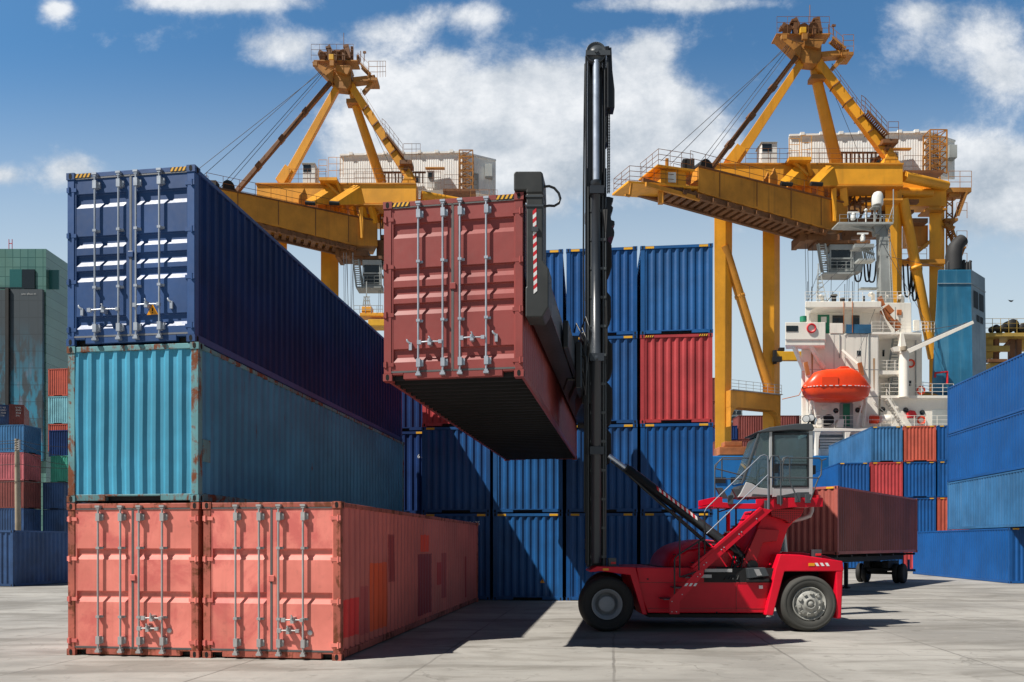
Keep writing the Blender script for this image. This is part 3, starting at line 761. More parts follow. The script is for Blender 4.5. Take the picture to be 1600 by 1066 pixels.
# cab shell
YC0, YC1 = YN+.35, YN+1.35
mb = MB()
mb.pp([(1184,674),(1203,667.5),(1243,662),(1269,661.5),(1273,669),(1271,673),(1238,672),(1186,676)], YC0-.04, YC1+.04); roof = mb.build('cab_roof', M['dgrey'], LT, bevel=.02)
def pillar(mbx, a, b, w, Y, d=.07, m=0):
    (x0,y0),(x1,y1) = a,b
    mbx.pp([(x0-w/2,y0),(x0+w/2,y0),(x1+w/2,y1),(x1-w/2,y1)], Y, Y+d, m)
mb = MB()
for Y in (YC0, YC1-.07):
    pillar(mb, (1204.5,674), (1204.5,774), 4.5, Y); pillar(mb, (1267,672), (1267,774), 6.5, Y)
mb.build('cab_frame', M['lgrey'], LT, bevel=.01)
mb = MB()
for Y in (YC0+.01, YC1-.08):
    mb = MB(); pillar(mb, (1187.5,675), (1160,756), 3.4, Y); mb.build('front_pillar', M['dgrey'], LT, bevel=.01)
mb = MB()
mb.pp([(1153,777),(1158,770),(1166,753),(1176,756),(1186,762),(1202,764),(1202,777)], YC0+.002, YC0+.06)
mb.pp([(1206.8,762),(1264,760),(1264,777),(1206.8,777)], YC0+.004, YC0+.06)
mb.build('cab_lower_panel', M['lgrey'], LT, bevel=.012)
mb = MB(); mb.pp([(1153,777),(1158,770),(1164,757),(1165.5,757),(1160,771),(1155,777)], YC0+.062, YC1-.002); mb.pp([(1158,774),(1262,774),(1262,777),(1158,777)], YC0+.062, YC1-.004); mb.pp([(1158,772),(1176,756),(1264,760),(1264,773.5),(1158,773.5)], YC1-.06, YC1-.004)
mb.build('cab_floor', M['dgrey'], LT)
mb = MB(); mb.pp([(1222,774),(1246,769.5),(1264,769),(1264,777),(1222,777)], YC0-.004, YC0+.002); mb.pp([(1174,776),(1176,772),(1202,773.5),(1202,777)], YC0-.006, YC0+.001); mb.build('rub_panel', M['dgrey'], LT)
# glass
mb = MB(); mb.pp([(1188,677),(1202.3,675),(1202.3,763.5),(1187,761.5),(1177,755),(1163,752)], YC0+.025, YC0+.035); mb.build('side_window', M['cabglass'], LT)
mb = MB(); mb.pp([(1208.2,677),(1263,676),(1263,760),(1208.2,760)], YC0+.02, YC0+.03); dg = mb.build('door_glass', M['cabglass'], LT)
mb = MB()
for (x0,y0,x1,y1) in ((1208,678,1263,678),(1208,760,1263,760),(1209,677,1209,761),(1262.6,677,1262.6,761),(1208,726,1263,726)):
    if x0 == x1: mb.pp([(x0-1.2,y0),(x0+1.2,y0),(x0+1.2,y1),(x0-1.2,y1)], YC0-.006, YC0+.015)
    else: mb.pp([(x0,y0-1.3),(x1,y0-1.3),(x1,y0+1.3),(x0,y0+1.3)], YC0-.008, YC0+.013)
mb.build('window_seal', M['black'], LT).parent = dg
mb = MB(); mb.pp([(1210,725),(1217,725),(1217,739),(1210,739)], YC0-.03, YC0-.008); mb.build('door_latch', M['black'], LT, bevel=.01).parent = dg
mb = MB(); mb.pp([(1188,678),(1189.5,678),(1163,753),(1161.5,753)], YC0+.08, YC1-.09); mb.build('windscreen', M['cabglass'], LT)
mb = MB(); mb.pp([(1190,677),(1202,675),(1263,675),(1263,760),(1166,760)], YC1-.03, YC1-.02); mb.build('far_window', M['cabglass'], LT)
mb = MB(); mb.pp([(1265,680),(1266,680),(1266,758),(1265,758)], YC0+.08, YC1-.09); mb.build('rear_window', M['cabglass'], LT)
mb = MB(); mb.pp([(1225,765),(1252,765),(1254,742),(1260,700),(1252,698),(1246,738),(1226,748)], YC0+.25, YC0+.75); mb.build('operator_seat', M['seat'], LT, bevel=.05)
mb = MB(); mb.lathe(P(1199,738,YC0+.5), (-.6,0,1), [(.20,-.012),(.215,0),(.20,.012),(.188,0)], 20, closed=True); mb.bar(P(1199,738,YC0+.5), P(1188,768,YC0+.5), .05); mb.pp([(1172,765),(1186,765),(1184,745),(1176,750)], YC0+.2, YC0+.8); mb.build('steering_console', M['seat'], LT)
mb = MB(); mb.pbox(1208.5, 1226, 676, 683, YC0+.1, YC1-.1); mb.build('sun_visor', M['seat'], LT)
mb = MB(); mb.pbox(1270.8, 1275, 727, 741, YC0+.2, YC0+.9); mb.build('air_intake', M['black'], LT, bevel=.01)
# work lights
mb = MB(); mb.bar(P(1262,662,YC0+.2), P(1268,655,YC0+.2), .03); mb.build('light_bracket', M['black'], LT)
for (x_, y_, Y, s) in ((1259.5,654.5,YC0-.02,.4),(1267,653,YC0-.02,.4),(1273,658,YC0+.1,1)):
    mb = MB(); c = P(x_, y_, Y); nrm = Vector((-.25, -1, -.2)) if s < 1 else Vector((.8, -.6, -.2))
    mb.lathe(c, nrm, [(.03,-.10),(.07,-.07),(.085,-.02),(.085,.02),(.075,.022)], 12); mb.lathe(c, nrm, [(.072,.0225),(.001,.026)], 12, 1); mb.build('work_light', [M['dgrey'], M['lamp']], LT)
# handrails
def tubes(name, lists, r, mat, Y, n=6):
    mb = MB()
    for l in lists: mb.tube([P(q[0], q[1], q[2] if len(q) > 2 else Y) for q in l], r, n)
    return mb.build(name, mat, LT)
tubes('stair_handrail', [[(1101,800),(1104,794),(1188,713),(1194,710.5),(1199,713),(1200,722),(1200,800)], [(1104,834),(1200,742)]], .0125, M['railg'], YN-.03, 8)
tubes('stair_rail_post', [[(1101,800),(1101,858),(1102,888)]], .020, M['black'], YN-.03)
tubes('lower_handrail', [[(1054,946),(1054,874),(1057,869),(1092,846),(1101,842)], [(1092,846),(1092,905)], [(1062,902),(1062,850),(1062,812)], [(1100,890),(1062,902)]], .019, M['black'], YN-.40)
tubes('cab_railing', [[(1202,800),(1202,722),(1204,714),(1210,712),(1216,713),(1220,720),(1220,790)], [(1223,752),(1223,726),(1226,717),(1232,715.5),(1280,716),(1284,720),(1283,742),(1279,747)], [(1202,746),(1280,747)], [(1234,716),(1234,752),(1247,782)], [(1279,747),(1266,782)], [(1234,716),(1230,714),(1224,716),(1222,722)], [(1283,720),(1291,717)]], .016, M['dgrey'], YN+.02)
tubes('cab_railing', [[(1180,722),(1176,716),(1130,715),(1117,727),(1117,790)], [(1117,732),(1180,748)], [(1128,715),(1128,748)], [(1182,750),(1185,735),(1190,730),(1197,732),(1197,760)], [(1180,748),(1168,782)], [(1117,748),(1180,749)]], .016, M['dgrey'], YN+.5)
tubes('cab_railing', [[(1180,718),(1125,718),(1117,732),(1117,790)], [(1128,748),(1180,749)]], .014, M['dgrey'], YN+1.55)
mb = MB()
for (x_, y_) in ((1199,790),(1219,782),(1247,779),(1263,780),(1142,782)): mb.pp([(x_-4,y_-8),(x_+4,y_-8),(x_+4,y_+6),(x_-4,y_+6)], YN+.03, YN+.095)
mb.build('rail_bracket', M['dgrey'], LT, bevel=.006)
mb = MB()
for (x_, y_) in ((1125,779),(1150,781)): mb.pp([(x_-6,y_-17),(x_+4,y_-17),(x_+13,y_),(x_+3,y_)], YN+.5, YN+.6)
mb.build('mirror_bracket', M['dgrey'], LT, bevel=.006)
mb = MB(); mb.cyl(P(1275,786,YN+.5), P(1275,774,YN+.5), .10, n=12); mb.cyl(P(1275,774,YN+.5), P(1275,765,YN+.5), .055, .03, n=12); mb.build('red_beacon', M['redw'], LT)
# tilt cylinders
for dY in (.55, 2.35):
    Yt = YN+dY
    a = P(951, 712, Yt); q = P(977, 731, Yt); e = P(1152, 863, Yt); k = P(1172, 884, Yt)
    mb = MB(); mb.tube([q, q.lerp(e, .02), q.lerp(e, .021), q.lerp(e, .985), q.lerp(e, .99), e], [.10, .10, .115, .115, .125, .125], 18); tc = mb.build('tilt_cylinder', M['black'], LT)
    mb = MB(); mb.tube([a, q], .052, 14); mb.build('cylinder_rod', M['chrome'], LT).parent = tc
    mb = MB(); mb.tube([e, k], .10, 16); mb.cyl(k+Vector((0,-.2,0)), k+Vector((0,.2,0)), .13, n=18); mb.build('cylinder_mount', M['black'], LT).parent = tc
    mb = MB(); mb.tube([q+Vector((.1,-.05,-.20)), e+Vector((-.4,-.05,-.09))], .035, 8); mb.tube([a+Vector((.05,-.02,-.14)), q+Vector((.1,-.05,-.20))], .02, 6); mb.build('hydraulic_pipe', M['black'], LT).parent = tc
    if dY < 1:
        d = (e-q).normalized(); s0 = P(1022, 763.5, Yt); nn = Vector((-d.z, 0, d.x)); nn = nn if nn.z > 0 else -nn
        L = (P(1085, 811, Yt)-s0).length; mb = MB(); base = q+d*((s0-q).dot(d)); k_ = 18
        for i in range(k_):
            f0 = L*i/k_; w = L/k_
            for jj in range(3):
                def pt(u, ang): return base+d*u+nn*.1185*math.cos(ang)+Vector((0,-1,0))*.1185*math.sin(ang)
                a0, a1 = .80+jj*.22, .80+(jj+1)*.22
                o0, o1 = jj*w*.3, (jj+1)*w*.3
                mb.add([pt(f0+o0, a0), pt(f0+w+o0, a0), pt(f0+w+o1, a1), pt(f0+o1, a1)], [(0,1,2,3)], (i//2) % 2 if k_ > 20 else i % 2)
        mb.build('warning_tape', [M['redw'], M['whitew']], LT).parent = tc
# mast: two uprights, lift cylinders, chains
def mastcol(Y, dx, near=True):
    def T(px, py): p = P(px, py, 17.75); return Vector((p.x+dx, Y, p.z))
    def col(mbx, px0, px1, py0, py1, y0, y1, m=0):
        a = T(px0, py1); q = T(px1, py0); mbx.box(a.x, q.x, Y+y0, Y+y1, a.z, q.z, m)
    mb = MB()
    col(mb, 917, 921, 262, 886, .02, .34); col(mb, 921.3, 944, 262, 886, .22, .34); col(mb, 944.3, 948, 262, 886, .02, .34)
    up_ = mb.build('mast_upright', M['black'], LT, bevel=.008)
    K_ = M['cyl']
    mb = MB()
    col(mb, 918.6, 922, 84, 560, .06, .31); col(mb, 922.3, 942.5, 88, 560, .20, .215); col(mb, 942.8, 946, 84, 560, .06, .31)
    mb.build('inner_mast', M['black'], LT, bevel=.006).parent = up_
    mb = MB(); a = T(931.5, 284); mb.tube([a, T(931.5, 96)], .078, 18); mb.build('lift_piston', M['chrome'], LT).parent = up_
    mb = MB(); mb.tube([T(931.5, 880), T(931.5, 566), T(931.5, 565), T(931.5, 558), T(931.5, 557), T(931, 292), T(931, 291), T(931, 284)], [.125, .125, .145, .145, .108, .108, .125, .125], 20)
    for y_ in (300, 560, 705): mb.box(T(921, y_).x, T(943, y_).x, Y-.14, Y+.1, T(0, y_+6).z, T(0, y_-6).z)
    mb.build('lift_cylinder', K_, LT).parent = up_
    mb = MB(); c = T(931, 84); mb.lathe(c, (0,1,0), [(.001,-.07),(.10,-.07),(.11,-.05),(.205,-.05),(.235,-.07),(.24,-.04),(.215,0),(.24,.04),(.235,.07),(.001,.07)], 30)
    mb.cyl(c+Vector((0,-.12,0)), c+Vector((0,.1,0)), .045, n=10); mb.box(c.x-.245, c.x+.33, Y-.095, Y-.075, c.z-.09, c.z+.02)
    mb.build('chain_sheave', M['dgrey'], LT).parent = up_
    mb = MB(); col(mb, 948.2, 951.6, 74, 170, -.05, .32); mb.prism([T(951.8, 74), T(955.5, 74), T(957, 110), T(960.5, 140), T(960.5, 168), T(951.8, 168)], (0, .30, 0)) if near else None; col(mb, 944.5, 950, 76, 87, -.09, -.052)
    mb.build('mast_head', M['black'], LT, bevel=.008).parent = up_
    if not near: return up_
    mb = MB()
    for (px, r) in ((950.5, .028), (953.0, .02)):
        k = 60
        for i in range(k): 
            if i % 2 == 0: col(mb, px-r*40, px+r*40, 168+(300-168)*i/k, 168+(300-168)*(i+1.15)/k, .05, .05+r*2.2)
            else: col(mb, px-r*22, px+r*22, 168+(300-168)*i/k, 168+(300-168)*(i+1)/k, .06, .05+r*1.6)
    mb.build('lift_chain', M['blackm'], LT).parent = up_
    mb = MB(); mb.tube([T(914.2, 100), T(913, 180), T(912, 290), T(911.5, 420), T(912.3, 530), T(913.5, 620), T(913, 800)], .022, 6); mb.tube([T(915.7, 88), T(915.7, 880)], .026, 6); mb.tube([T(945.3,80), T(944.8,300)], .02, 6)
    mb.build('hydraulic_hose', M['black'], LT).parent = up_
    mb = MB(); mb.tube([T(941.5, 300), T(942.6, 420), T(943, 884)], .024, 8); mb.tube([T(946.3, 310), T(945.8, 500), T(946.3, 760), T(944.6, 884)], .020, 6); mb.tube([T(924, 300), T(924, 884)], .02, 6); mb.tube([T(919, 292), T(919, 884)], .018, 6)
    for y_ in range(330, 880, 45): mb.box(T(922, y_).x, T(947, y_).x, Y-.03, Y+.0, T(0, y_+2).z, T(0, y_-2).z)
    mb.build('steel_pipe', M['pipeg'], LT).parent = up_
    return up_
mastcol(17.75, 0.0); mastcol(19.25, .17, False)
def TM(px, py, Y): p = P(px, py, 17.75); return Vector((p.x, Y, p.z))
mb = MB()
for py in (100, 300, 430, 575, 700, 850): 
    a = TM(921, py+9, 18.1); q = TM(946, py-9, 18.1); mb.box(a.x+.03, q.x+.05, 18.10, 19.24, a.z, q.z)
mb.build('mast_crossbeam', M['black'], LT, bevel=.01)
mb = MB()
pts = [(948,296),(955,296),(962,298),(961,304),(957.5,309),(961.5,313),(960.5,319),(957,324),(958.5,333),(963.5,335),(964,341),(959,344),(962.5,348),(963.5,353),(963,359),(954,361),(949,361)]
mb.prism([TM(x_, y_, 18.12) for x_, y_ in pts], (0, .55, 0)); mb.build('hose_carrier', M['black'], LT, bevel=.008)
mb = MB()
for (y0, y1, w) in ((362, 418, 960), (445, 500, 959), (520, 585, 961), (590, 660, 961), (665, 722, 959.5)):
    pts = [(947, y0), (953, y0), (w, y0+(y1-y0)*.15), (w+.5, y0+(y1-y0)*.75), (w-3, y1), (947, y1)]
    mb.prism([TM(x_, y_, 18.2) for x_, y_ in pts], (0, .45, 0))
mb.build('hose_loop', M['rubber'], LT, bevel=.05, seg=3)
rnd = random.Random(5); mb = MB()
for i in range(9):
    x0 = 941+rnd.uniform(0, 6); mb.tube([TM(x0, 300, 17.9), TM(x0+rnd.uniform(-2,2), 330, 17.72), TM(x0+rnd.uniform(-2,3), 380, 17.76), TM(x0+rnd.uniform(-1,2), 520, 17.74), TM(x0+rnd.uniform(-1,1), 640, 17.76), TM(x0, 700, 17.8)], .015, 6)
mb.build('hose_bundle', M['cable'], LT)
# carriage and spreader along the held box
dS, rS = ax(SH)
c0 = Vector((c_h.x, c_h.y, 0))
def SP(along, out, z): return c0+dS*along+rS*out+Vector((0, 0, z))
def spbox(mbx, a0, a1, o0, o1, z0, z1, m=0):
    mbx.hexa([SP(a0,o0,z0), SP(a0,o1,z0), SP(a1,o1,z0), SP(a1,o0,z0), SP(a0,o0,z1), SP(a0,o1,z1), SP(a1,o1,z1), SP(a1,o0,z1)], m)
ZT = 4.82+3.10
spr = MB(); spbox(spr, .45, 12.4, .06, .40, 6.0, 6.42); spbox(spr, .45, 12.4, .10, .34, 6.43, 6.72); spbox(spr, .45, 12.4, .04, .42, 5.94, 5.995)
sp = spr.build('spreader_beam', M['black'], LT, bevel=.015)
mb = MB(); spbox(mb, 2.6, 8.6, .43, .54, 5.95, 6.5); spbox(mb, 4.4, 7.2, .55, .68, 5.5, 6.55); mb.build('spreader_slide', M['black'], LT, bevel=.02).parent = sp
for a0 in (-.03, 12.33):
    mb = MB()
    yk = lambda px, py: (px, py)
    def A(px, py): p = P(px, py, 12.62); return Vector((p.x, 0, p.z))
    base = SP(a0, 0, 0)
    def arm(poly, th, m=0):
        q = [Vector((A(x_, y_).x-c0.x+base.x, base.y, A(x_, y_).z)) for x_, y_ in poly]; mb.prism(q, dS*th, m)
    arm([(823,300),(849,300),(849,405),(858,418),(858,478),(848,494),(821.5,494),(821.5,448),(823,446)], .50)
    armo = mb.build('spreader_arm', M['armblk'], LT, bevel=.02, seg=2); armo.parent = sp
    mb = MB(); arm([(803,268),(806,265),(846,265),(848.5,268),(849.5,299),(822.5,299.5),(822.5,295),(803,295)], .50); mb.build('twistlock_head', M['armblk'], LT, bevel=.03, seg=3).parent = sp
    mb = MB(); arm([(822,303),(849.5,303),(849.5,306),(822,306)], .02); arm([(822,318),(849.5,318),(849.5,321),(822,321)], .02)
    o = mb.build('arm_band', M['dgrey'], LT); o.location = o.location-dS*.012; o.parent = sp
    if a0 < 0:
        mb = MB(); Yt = 12.62-.035; n_ = 20; y0, y1 = 324, 454
        for i in range(n_):
            ya = y0+(y1-y0)*i/n_; yb = y0+(y1-y0)*(i+1)/n_; sl = 4
            def q_(px, py): p = A(px, py); return Vector((p.x, base.y-.006, p.z))
            f = i/n_*1.5
            mb.add([q_(832.5+f, yb+sl), q_(838+f, yb-sl*.2), q_(838+f, ya-sl*.2), q_(832.5+f, ya+sl)], [(0,1,2,3)], i % 2)
        mb.build('warning_tape', [M['redw'], M['whitew']], LT).parent = sp
        mb = MB(); p0 = A(836, 357); mb.box(p0.x-.055, p0.x+.055, base.y-.03, base.y-.001, p0.z-.04, p0.z+.04); mb.build('arm_reflector', M['dgrey'], LT).parent = sp
        mb = MB(); mb.tube([P(849,292,12.9), P(858,291,12.9), P(866,294,12.9), P(873,302,12.9), P(875.5,310,12.9), P(873,318,12.9), P(866,322,12.9), P(858,321.5,12.9), P(849,323,12.9)], .022, 8); mb.build('hydraulic_hose', M['black'], LT).parent = sp
mb = MB()
mb.box(1.50, 1.72, 17.7, 20.1, 5.75, 6.6); mb.box(1.64, 1.9, 17.8, 19.6, 5.3, 7.0); mb.box(1.3, 1.6, 18.0, 19.2, 5.9, 6.5)
mb.build('lift_carriage', M['black'], LT, bevel=.03)
mb = MB()
for i in range(7):
    yy = 17.15+rnd.uniform(0, .3); zz = 6.4+rnd.uniform(-.2, .6); mb.tube([Vector((1.25+i*.06, 17.35, zz)), Vector((1.25+i*.07, yy-.1, zz+.15)), Vector((1.5+i*.05, yy-.05, zz-.2)), Vector((1.7, 17.5, zz-.6-i*.1))], .02, 6)
mb.box(1.40, 1.52, 17.25, 17.5, 6.45, 6.75); mb.box(1.58, 1.68, 17.3, 17.5, 6.3, 6.55); mb.box(1.46, 1.58, 17.3, 17.5, 6.0, 6.2)
mb.build('valve_block', M['black'], LT)

# ------------------------------------------------------------------ trailer with its box, tractor
ang = math.atan2(8.05, 8.9); ta = Vector((math.sin(ang), math.cos(ang), 0)); tr = Vector((ta.y, -ta.x, 0))
tc0 = Vector((13.33, 30.9, 0))
TB = container('dark brown red container riding on the trailer behind the lift truck', tc0+ta*6-tr*1.19+Vector((0,0,1.55)), -ang, 2.38, 12.0, 2.83, M['brownlit'], M['brownlit'], M['brown'], wob=.008, stripe='plain')
TRL = thing('flatbed_trailer', 'black skeletal trailer carrying the brown red container', 'trailer', tc0+ta*6-tr*1.19, -ang, absolute=False)
mb = MB()
for s in (-.45, .45): mb.box(s-.07, s+.07, -5.9, 5.9, 1.18, 1.42)
for y in (-5.8, -4, -2, 0, 2, 4, 5.8): mb.box(-1.1, 1.1, y-.07, y+.07, 1.43, 1.535)
mb.build('trailer_frame', M['blackm'], TRL)
for s in (-1, 1):
    for (d0, d1) in ((.62, .86), (.90, 1.14)):
        mb = MB(); c = Vector((s*d0 if s > 0 else -d1, 3.9, .50))
        mb.lathe(c, (1,0,0), [(.20,.03),(.30,0),(.44,.0),(.485,.03),(.50,.07),(.50,.17),(.485,.21),(.44,.24),(.30,.24),(.2,.21)], 28)
        w_ = mb.build('trailer_wheel', M['rubber'], TRL)
        mb = MB(); mb.lathe(c, (1,0,0), [(.3,.01),(.27,.06),(.12,.10),(.12,.14),(.27,.18),(.3,.23)], 20, cap=False); mb.build('rim', M['rim_d'], TRL).parent = w_
mb = MB(); mb.cyl((-1.0, 3.9, .5), (1.0, 3.9, .5), .07, n=10); mb.box(-.5, .5, 3.2, 4.6, .62, .75); mb.box(-.6, -.3, 3.0, 4.8, .78, 1.15); mb.box(.3, .6, 3.0, 4.8, .78, 1.15); mb.box(-.35, .35, 3.4, 3.7, .45, 1.1); mb.build('axle', M['blackm'], TRL)
mb = MB()
for s in (-.7, .7): mb.box(s-.07, s+.07, -3.6, -3.46, .12, 1.18); mb.box(s-.14, s+.14, -3.67, -3.39, .05, .12)
mb.build('landing_leg', M['blackm'], TRL)
mb = MB(); mb.box(-1.15, 1.15, 5.7, 5.78, .55, .68); mb.box(-.9, -.8, 5.6, 5.69, .6, 1.18); mb.box(.8, .9, 5.6, 5.69, .6, 1.18); mb.build('rear_bumper', M['blueold'], TRL)
TRC = thing('terminal_tractor', 'white low cab tractor glimpsed behind the red rear hood of the lift truck', 'truck', tc0+ta*-1.2-tr*1.19, -ang, absolute=False)
mb = MB(); mb.box(-.45, .45, -3.2, 2.6, .6, .95); mb.box(-1.1, 1.1, -3.6, -2.6, .45, 1.3); mb.build('chassis', M['white'], TRC, bevel=.05)
mb = MB()
mb.prism([(-1.15,-1.9,1.0),(-1.15,-.75,1.0),(-1.15,-.95,2.55),(-1.15,-1.6,2.55)], (.05,0,0)); mb.box(-1.13, -.1, -1.95, -.75, 1.0, 1.35)
cabm = MB(); 
for (xx) in (-1.15, -.15):
    cabm.bar((xx,-1.9,1.3), (xx,-1.65,2.55), .10, .10); cabm.bar((xx,-.72,1.3), (xx,-.98,2.55), .12, .12)
cabm.box(-1.2, -.1, -1.72, -.92, 2.5, 2.62); cabm.box(-1.15, -.1, -1.95, -.72, .95, 1.4)
cabm.build('tractor_cab', M['white'], TRC, bevel=.03)
mb = MB(); mb.box(-1.1, -.2, -1.72, -1.70, 1.4, 2.48); mb.box(-.16, -.14, -1.62, -.96, 1.4, 2.48); mb.build('tractor_window', M['cabglass'], TRC)
for s in (-1, 1):
    for yy, nm_ in ((-2.9, 'tractor_wheel'), (1.2, 'tractor_wheel')):
        mb = MB(); c = Vector((s*.78 if s > 0 else -1.10, yy, .50)); mb.lathe(c, (1,0,0), [(.20,.03),(.30,0),(.44,.0),(.485,.03),(.50,.07),(.50,.25),(.485,.29),(.44,.32),(.30,.32),(.2,.3)], 28); w_ = mb.build(nm_, M['rubber'], TRC)
        mb = MB(); mb.lathe(c, (1,0,0), [(.3,.01),(.27,.05),(.12,.03),(.001,.03)], 20); mb.lathe(c, (1,0,0), [(.3,.31),(.27,.27),(.12,.29),(.001,.29)], 20); mb.build('rim', M['white'], TRC).parent = w_
# ------------------------------------------------------------------ quay cranes
KC = 85.0/115.0
def C(px, py, Y=115.0):
    p = P(px, py, Y); return Vector((p.x*KC, p.y*KC, HC+(p.z-HC)*KC))
CR = thing('quay_crane', 'complete yellow quay crane at the right, behind the white ship', 'crane', (C(1262, 850).x, 85.0, 0), group='yellow quay cranes')
g = Vector((9, 4, 0))*KC; gd = Vector((9, 4, 0)).normalized(); gn = Vector((4, -9, 0)).normalized()
# seaside beam with hinge brackets
mb = MB()
def cb(mbx, x0, x1, y0, y1, Y0, Y1, m=0):
    a = C(x0, y1, Y0); q = C(x1, y0, Y0); mbx.box(a.x, q.x, a.y, Y1*KC, a.z, q.z, m)
cb(mb, 1101, 1411, 257, 289, 113.8, 116.6)
bm = mb.build('portal_beam', M['crane'], CR, bevel=.05)
mb = MB(); cb(mb, 1100, 1412, 254.5, 256.8, 113.6, 116.9); cb(mb, 1100, 1412, 289.2, 291, 113.6, 116.9); cb(mb, 1298, 1299.5, 257, 289, 113.74, 113.79); mb.build('beam_flange', M['craner'], CR).parent = bm
for x0 in (1240, 1287):
    mb = MB(); a = 5
    def q(px, py, Y): return C(px, py, Y)
    p1 = [q(x0+13, 258, 113.7), q(x0+3, 258, 113.7), q(x0-22, 283, 110.6), q(x0-21, 289, 110.6), q(x0+10, 289, 113.7)]
    mb.prism(p1, (1.15, 0.2, 0)); mb.build('hinge_bracket', M['crane'], CR, bevel=.04)
    mb = MB(); c = q(x0-20, 287, 110.3); mb.cyl(c, c+Vector((1.3, .2, 0)), .22, n=14); mb.build('hinge_pin', M['blackm'], CR)
# hanger frames between beam and boom
mb = MB()
for x0 in (1247, 1262, 1281, 1300, 1318): mb.bar(C(x0, 292, 114.5), C(x0+2, 322, 115.5), .75, .6)
for (a, q_) in (((1200,292,116),(1247,318,115)), ((1247,318,115),(1285,318,115.5)), ((1330,292,116.5),(1300,322,116))): mb.bar(C(*a), C(*q_), .5, .5)
mb.build('boom_hanger', M['crane'], CR)
# landside beam, cross tubes
mb = MB(); a = C(1185, 322, 118.9); q = C(1479, 282, 118.9); mb.box(a.x, q.x, a.y, a.y+1.8, a.z, q.z); mb.build('landside_beam', M['crane'], CR, bevel=.05)
mb = MB()
mb.tube([C(1412, 276, 115.2), C(1478, 291, 119)], .55, 14); mb.tube([C(1200, 292, 116.5), C(1380, 299, 117.5), C(1455, 302, 119)], .50, 14); mb.tube([C(1130, 280, 115), C(1200, 300, 119)], .5, 14)
mb.build('cross_tube', M['crane'], CR)
# legs
def leg(pts, w0, w1, d, m='crane'):
    mb = MB(); (xa, ya, Ya), (xb, yb, Yb) = pts
    p, q = C(xa, ya, Ya), C(xb, yb, Yb); f = .70; o = Vector((-.5, 0, 0)); v_ = Vector((1.0, .9, 0))
    c_ = [q+Vector((-w1*f/2, 0, 0)), q+Vector((w1*f/2, 0, 0)), q+Vector((w1*f/2, 0, 0))+v_, q+Vector((-w1*f/2, 0, 0))+v_, p+Vector((-w0*f/2, 0, 0)), p+Vector((w0*f/2, 0, 0)), p+Vector((w0*f/2, 0, 0))+v_, p+Vector((-w0*f/2, 0, 0))+v_]
    mb.hexa([x+Vector((-.22, 0, 0)) for x in c_]); return mb.build('leg', M[m], CR, bevel=.05)
def lg(x, y, Y): return (x, y, Y)
def zpx(z, Y): return 850-(z-HC)*F/(Y*KC)         # pixel row of a real height at crane depth Y
leg([(1128, 292, 115), (1128, zpx(0,115), 115)], 1.95, 1.45, 1.75)
leg([(1203.5, 322, 119), (1203.5, zpx(0,119), 119)], 1.95, 1.95, 1.85)
leg([(1395.5, 292, 115), (1399, zpx(0,115), 115)], 2.05, .95, 1.75)
leg([(1463.5, 322, 119), (1463.5, zpx(0,119), 119)], 1.9, 1.9, 1.85)
mb = MB(); cb(mb, 1381.5, 1411, 310, 313, 113.4, 117); mb.build('leg_collar', M['craner'], CR); mb = MB(); cb(mb, 1448, 1479, 325, 328, 117.8, 120.4); mb.build('leg_collar', M['craner'], CR)
# diagonal braces
mb = MB(); mb.tube([C(1132, 385, 115.3), C(1200, 604, 119)], .52, 14); mb.lathe(C(1156, 463, 116.7), C(1200,604,119)-C(1132,385,115.3), [(.54,-.2),(.6,-.2),(.6,.2),(.54,.2)], 14); mb.build('diagonal_brace', M['craner'], CR)
mb = MB(); mb.tube([C(1411, 312, 115.3), C(1458, 560, 119)], .55, 14); mb.lathe(C(1431, 418, 116.7), C(1458,560,119)-C(1411,312,115.3), [(.57,-.2),(.64,-.2),(.64,.2),(.57,.2)], 14); mb.build('diagonal_brace', M['crane'], CR)
# portal ties with arched corners
def tie(x0, x1, Ya, Yb, yt, yb_):
    mb = MB(); a = C(x0, yb_, Ya); q = C(x1, yb_, Yb); ta_ = C(x0, yt, Ya).z; tq = C(x1, yt, Yb).z
    d = Vector((q.x-a.x, q.y-a.y, 0)); n_ = d.normalized(); sd = Vector((n_.y, -n_.x, 0))*.7
    low = a.z; arc = []
    L = d.length
    for k in range(7):
        t_ = k/6*math.pi/2; arc.append((1.2*(1-math.cos(t_)), low-2.2*(1-math.sin(t_))))
    for prof in ([(0, ta_), (L, ta_), (L, low), (0, low)], [(.01, low-.01), (.01, low-2.2)]+arc[1:-1]+[(1.2, low-.01)], [(L-.01, low-.01), (L-.01, low-2.2)]+[(L-u, z) for u, z in arc[1:-1]]+[(L-1.2, low-.01)]):
        mb.prism([Vector((a.x+n_.x*u, a.y+n_.y*u, z))+sd for u, z in prof], -2*sd)
    t_ = mb.build('tie_beam', M['craner'], CR, bevel=.04)
    mb = MB(); mb.rail([Vector((a.x, a.y, ta_))+sd*1.2, Vector((q.x, q.y, ta_))+sd*1.2], 1.1, 1.0, .06, 2); mb.bar(Vector((a.x, a.y, ta_))+sd*1.15, Vector((q.x, q.y, ta_))+sd*1.15, .5, .06)
    mb.build('walkway_railing', M['shipg'], CR).parent = t_
tie(1135, 1213, 115, 119, 611, 637); tie(1402, 1470, 115, 119, 611, 637)
mb = MB(); cb(mb, 1409, 1478, 405, 412, 117, 118.2); mb.bar(C(1412, 412, 117), C(1452, 378, 118.5), .35, .35); cb(mb, 1415, 1450, 352, 385, 119.6, 120.6)
mb.rail([C(1409, 405, 117), C(1448, 405, 117)], 1.2, 1.2, .06, 1); mb.build('portal_walkway', M['craner'], CR)
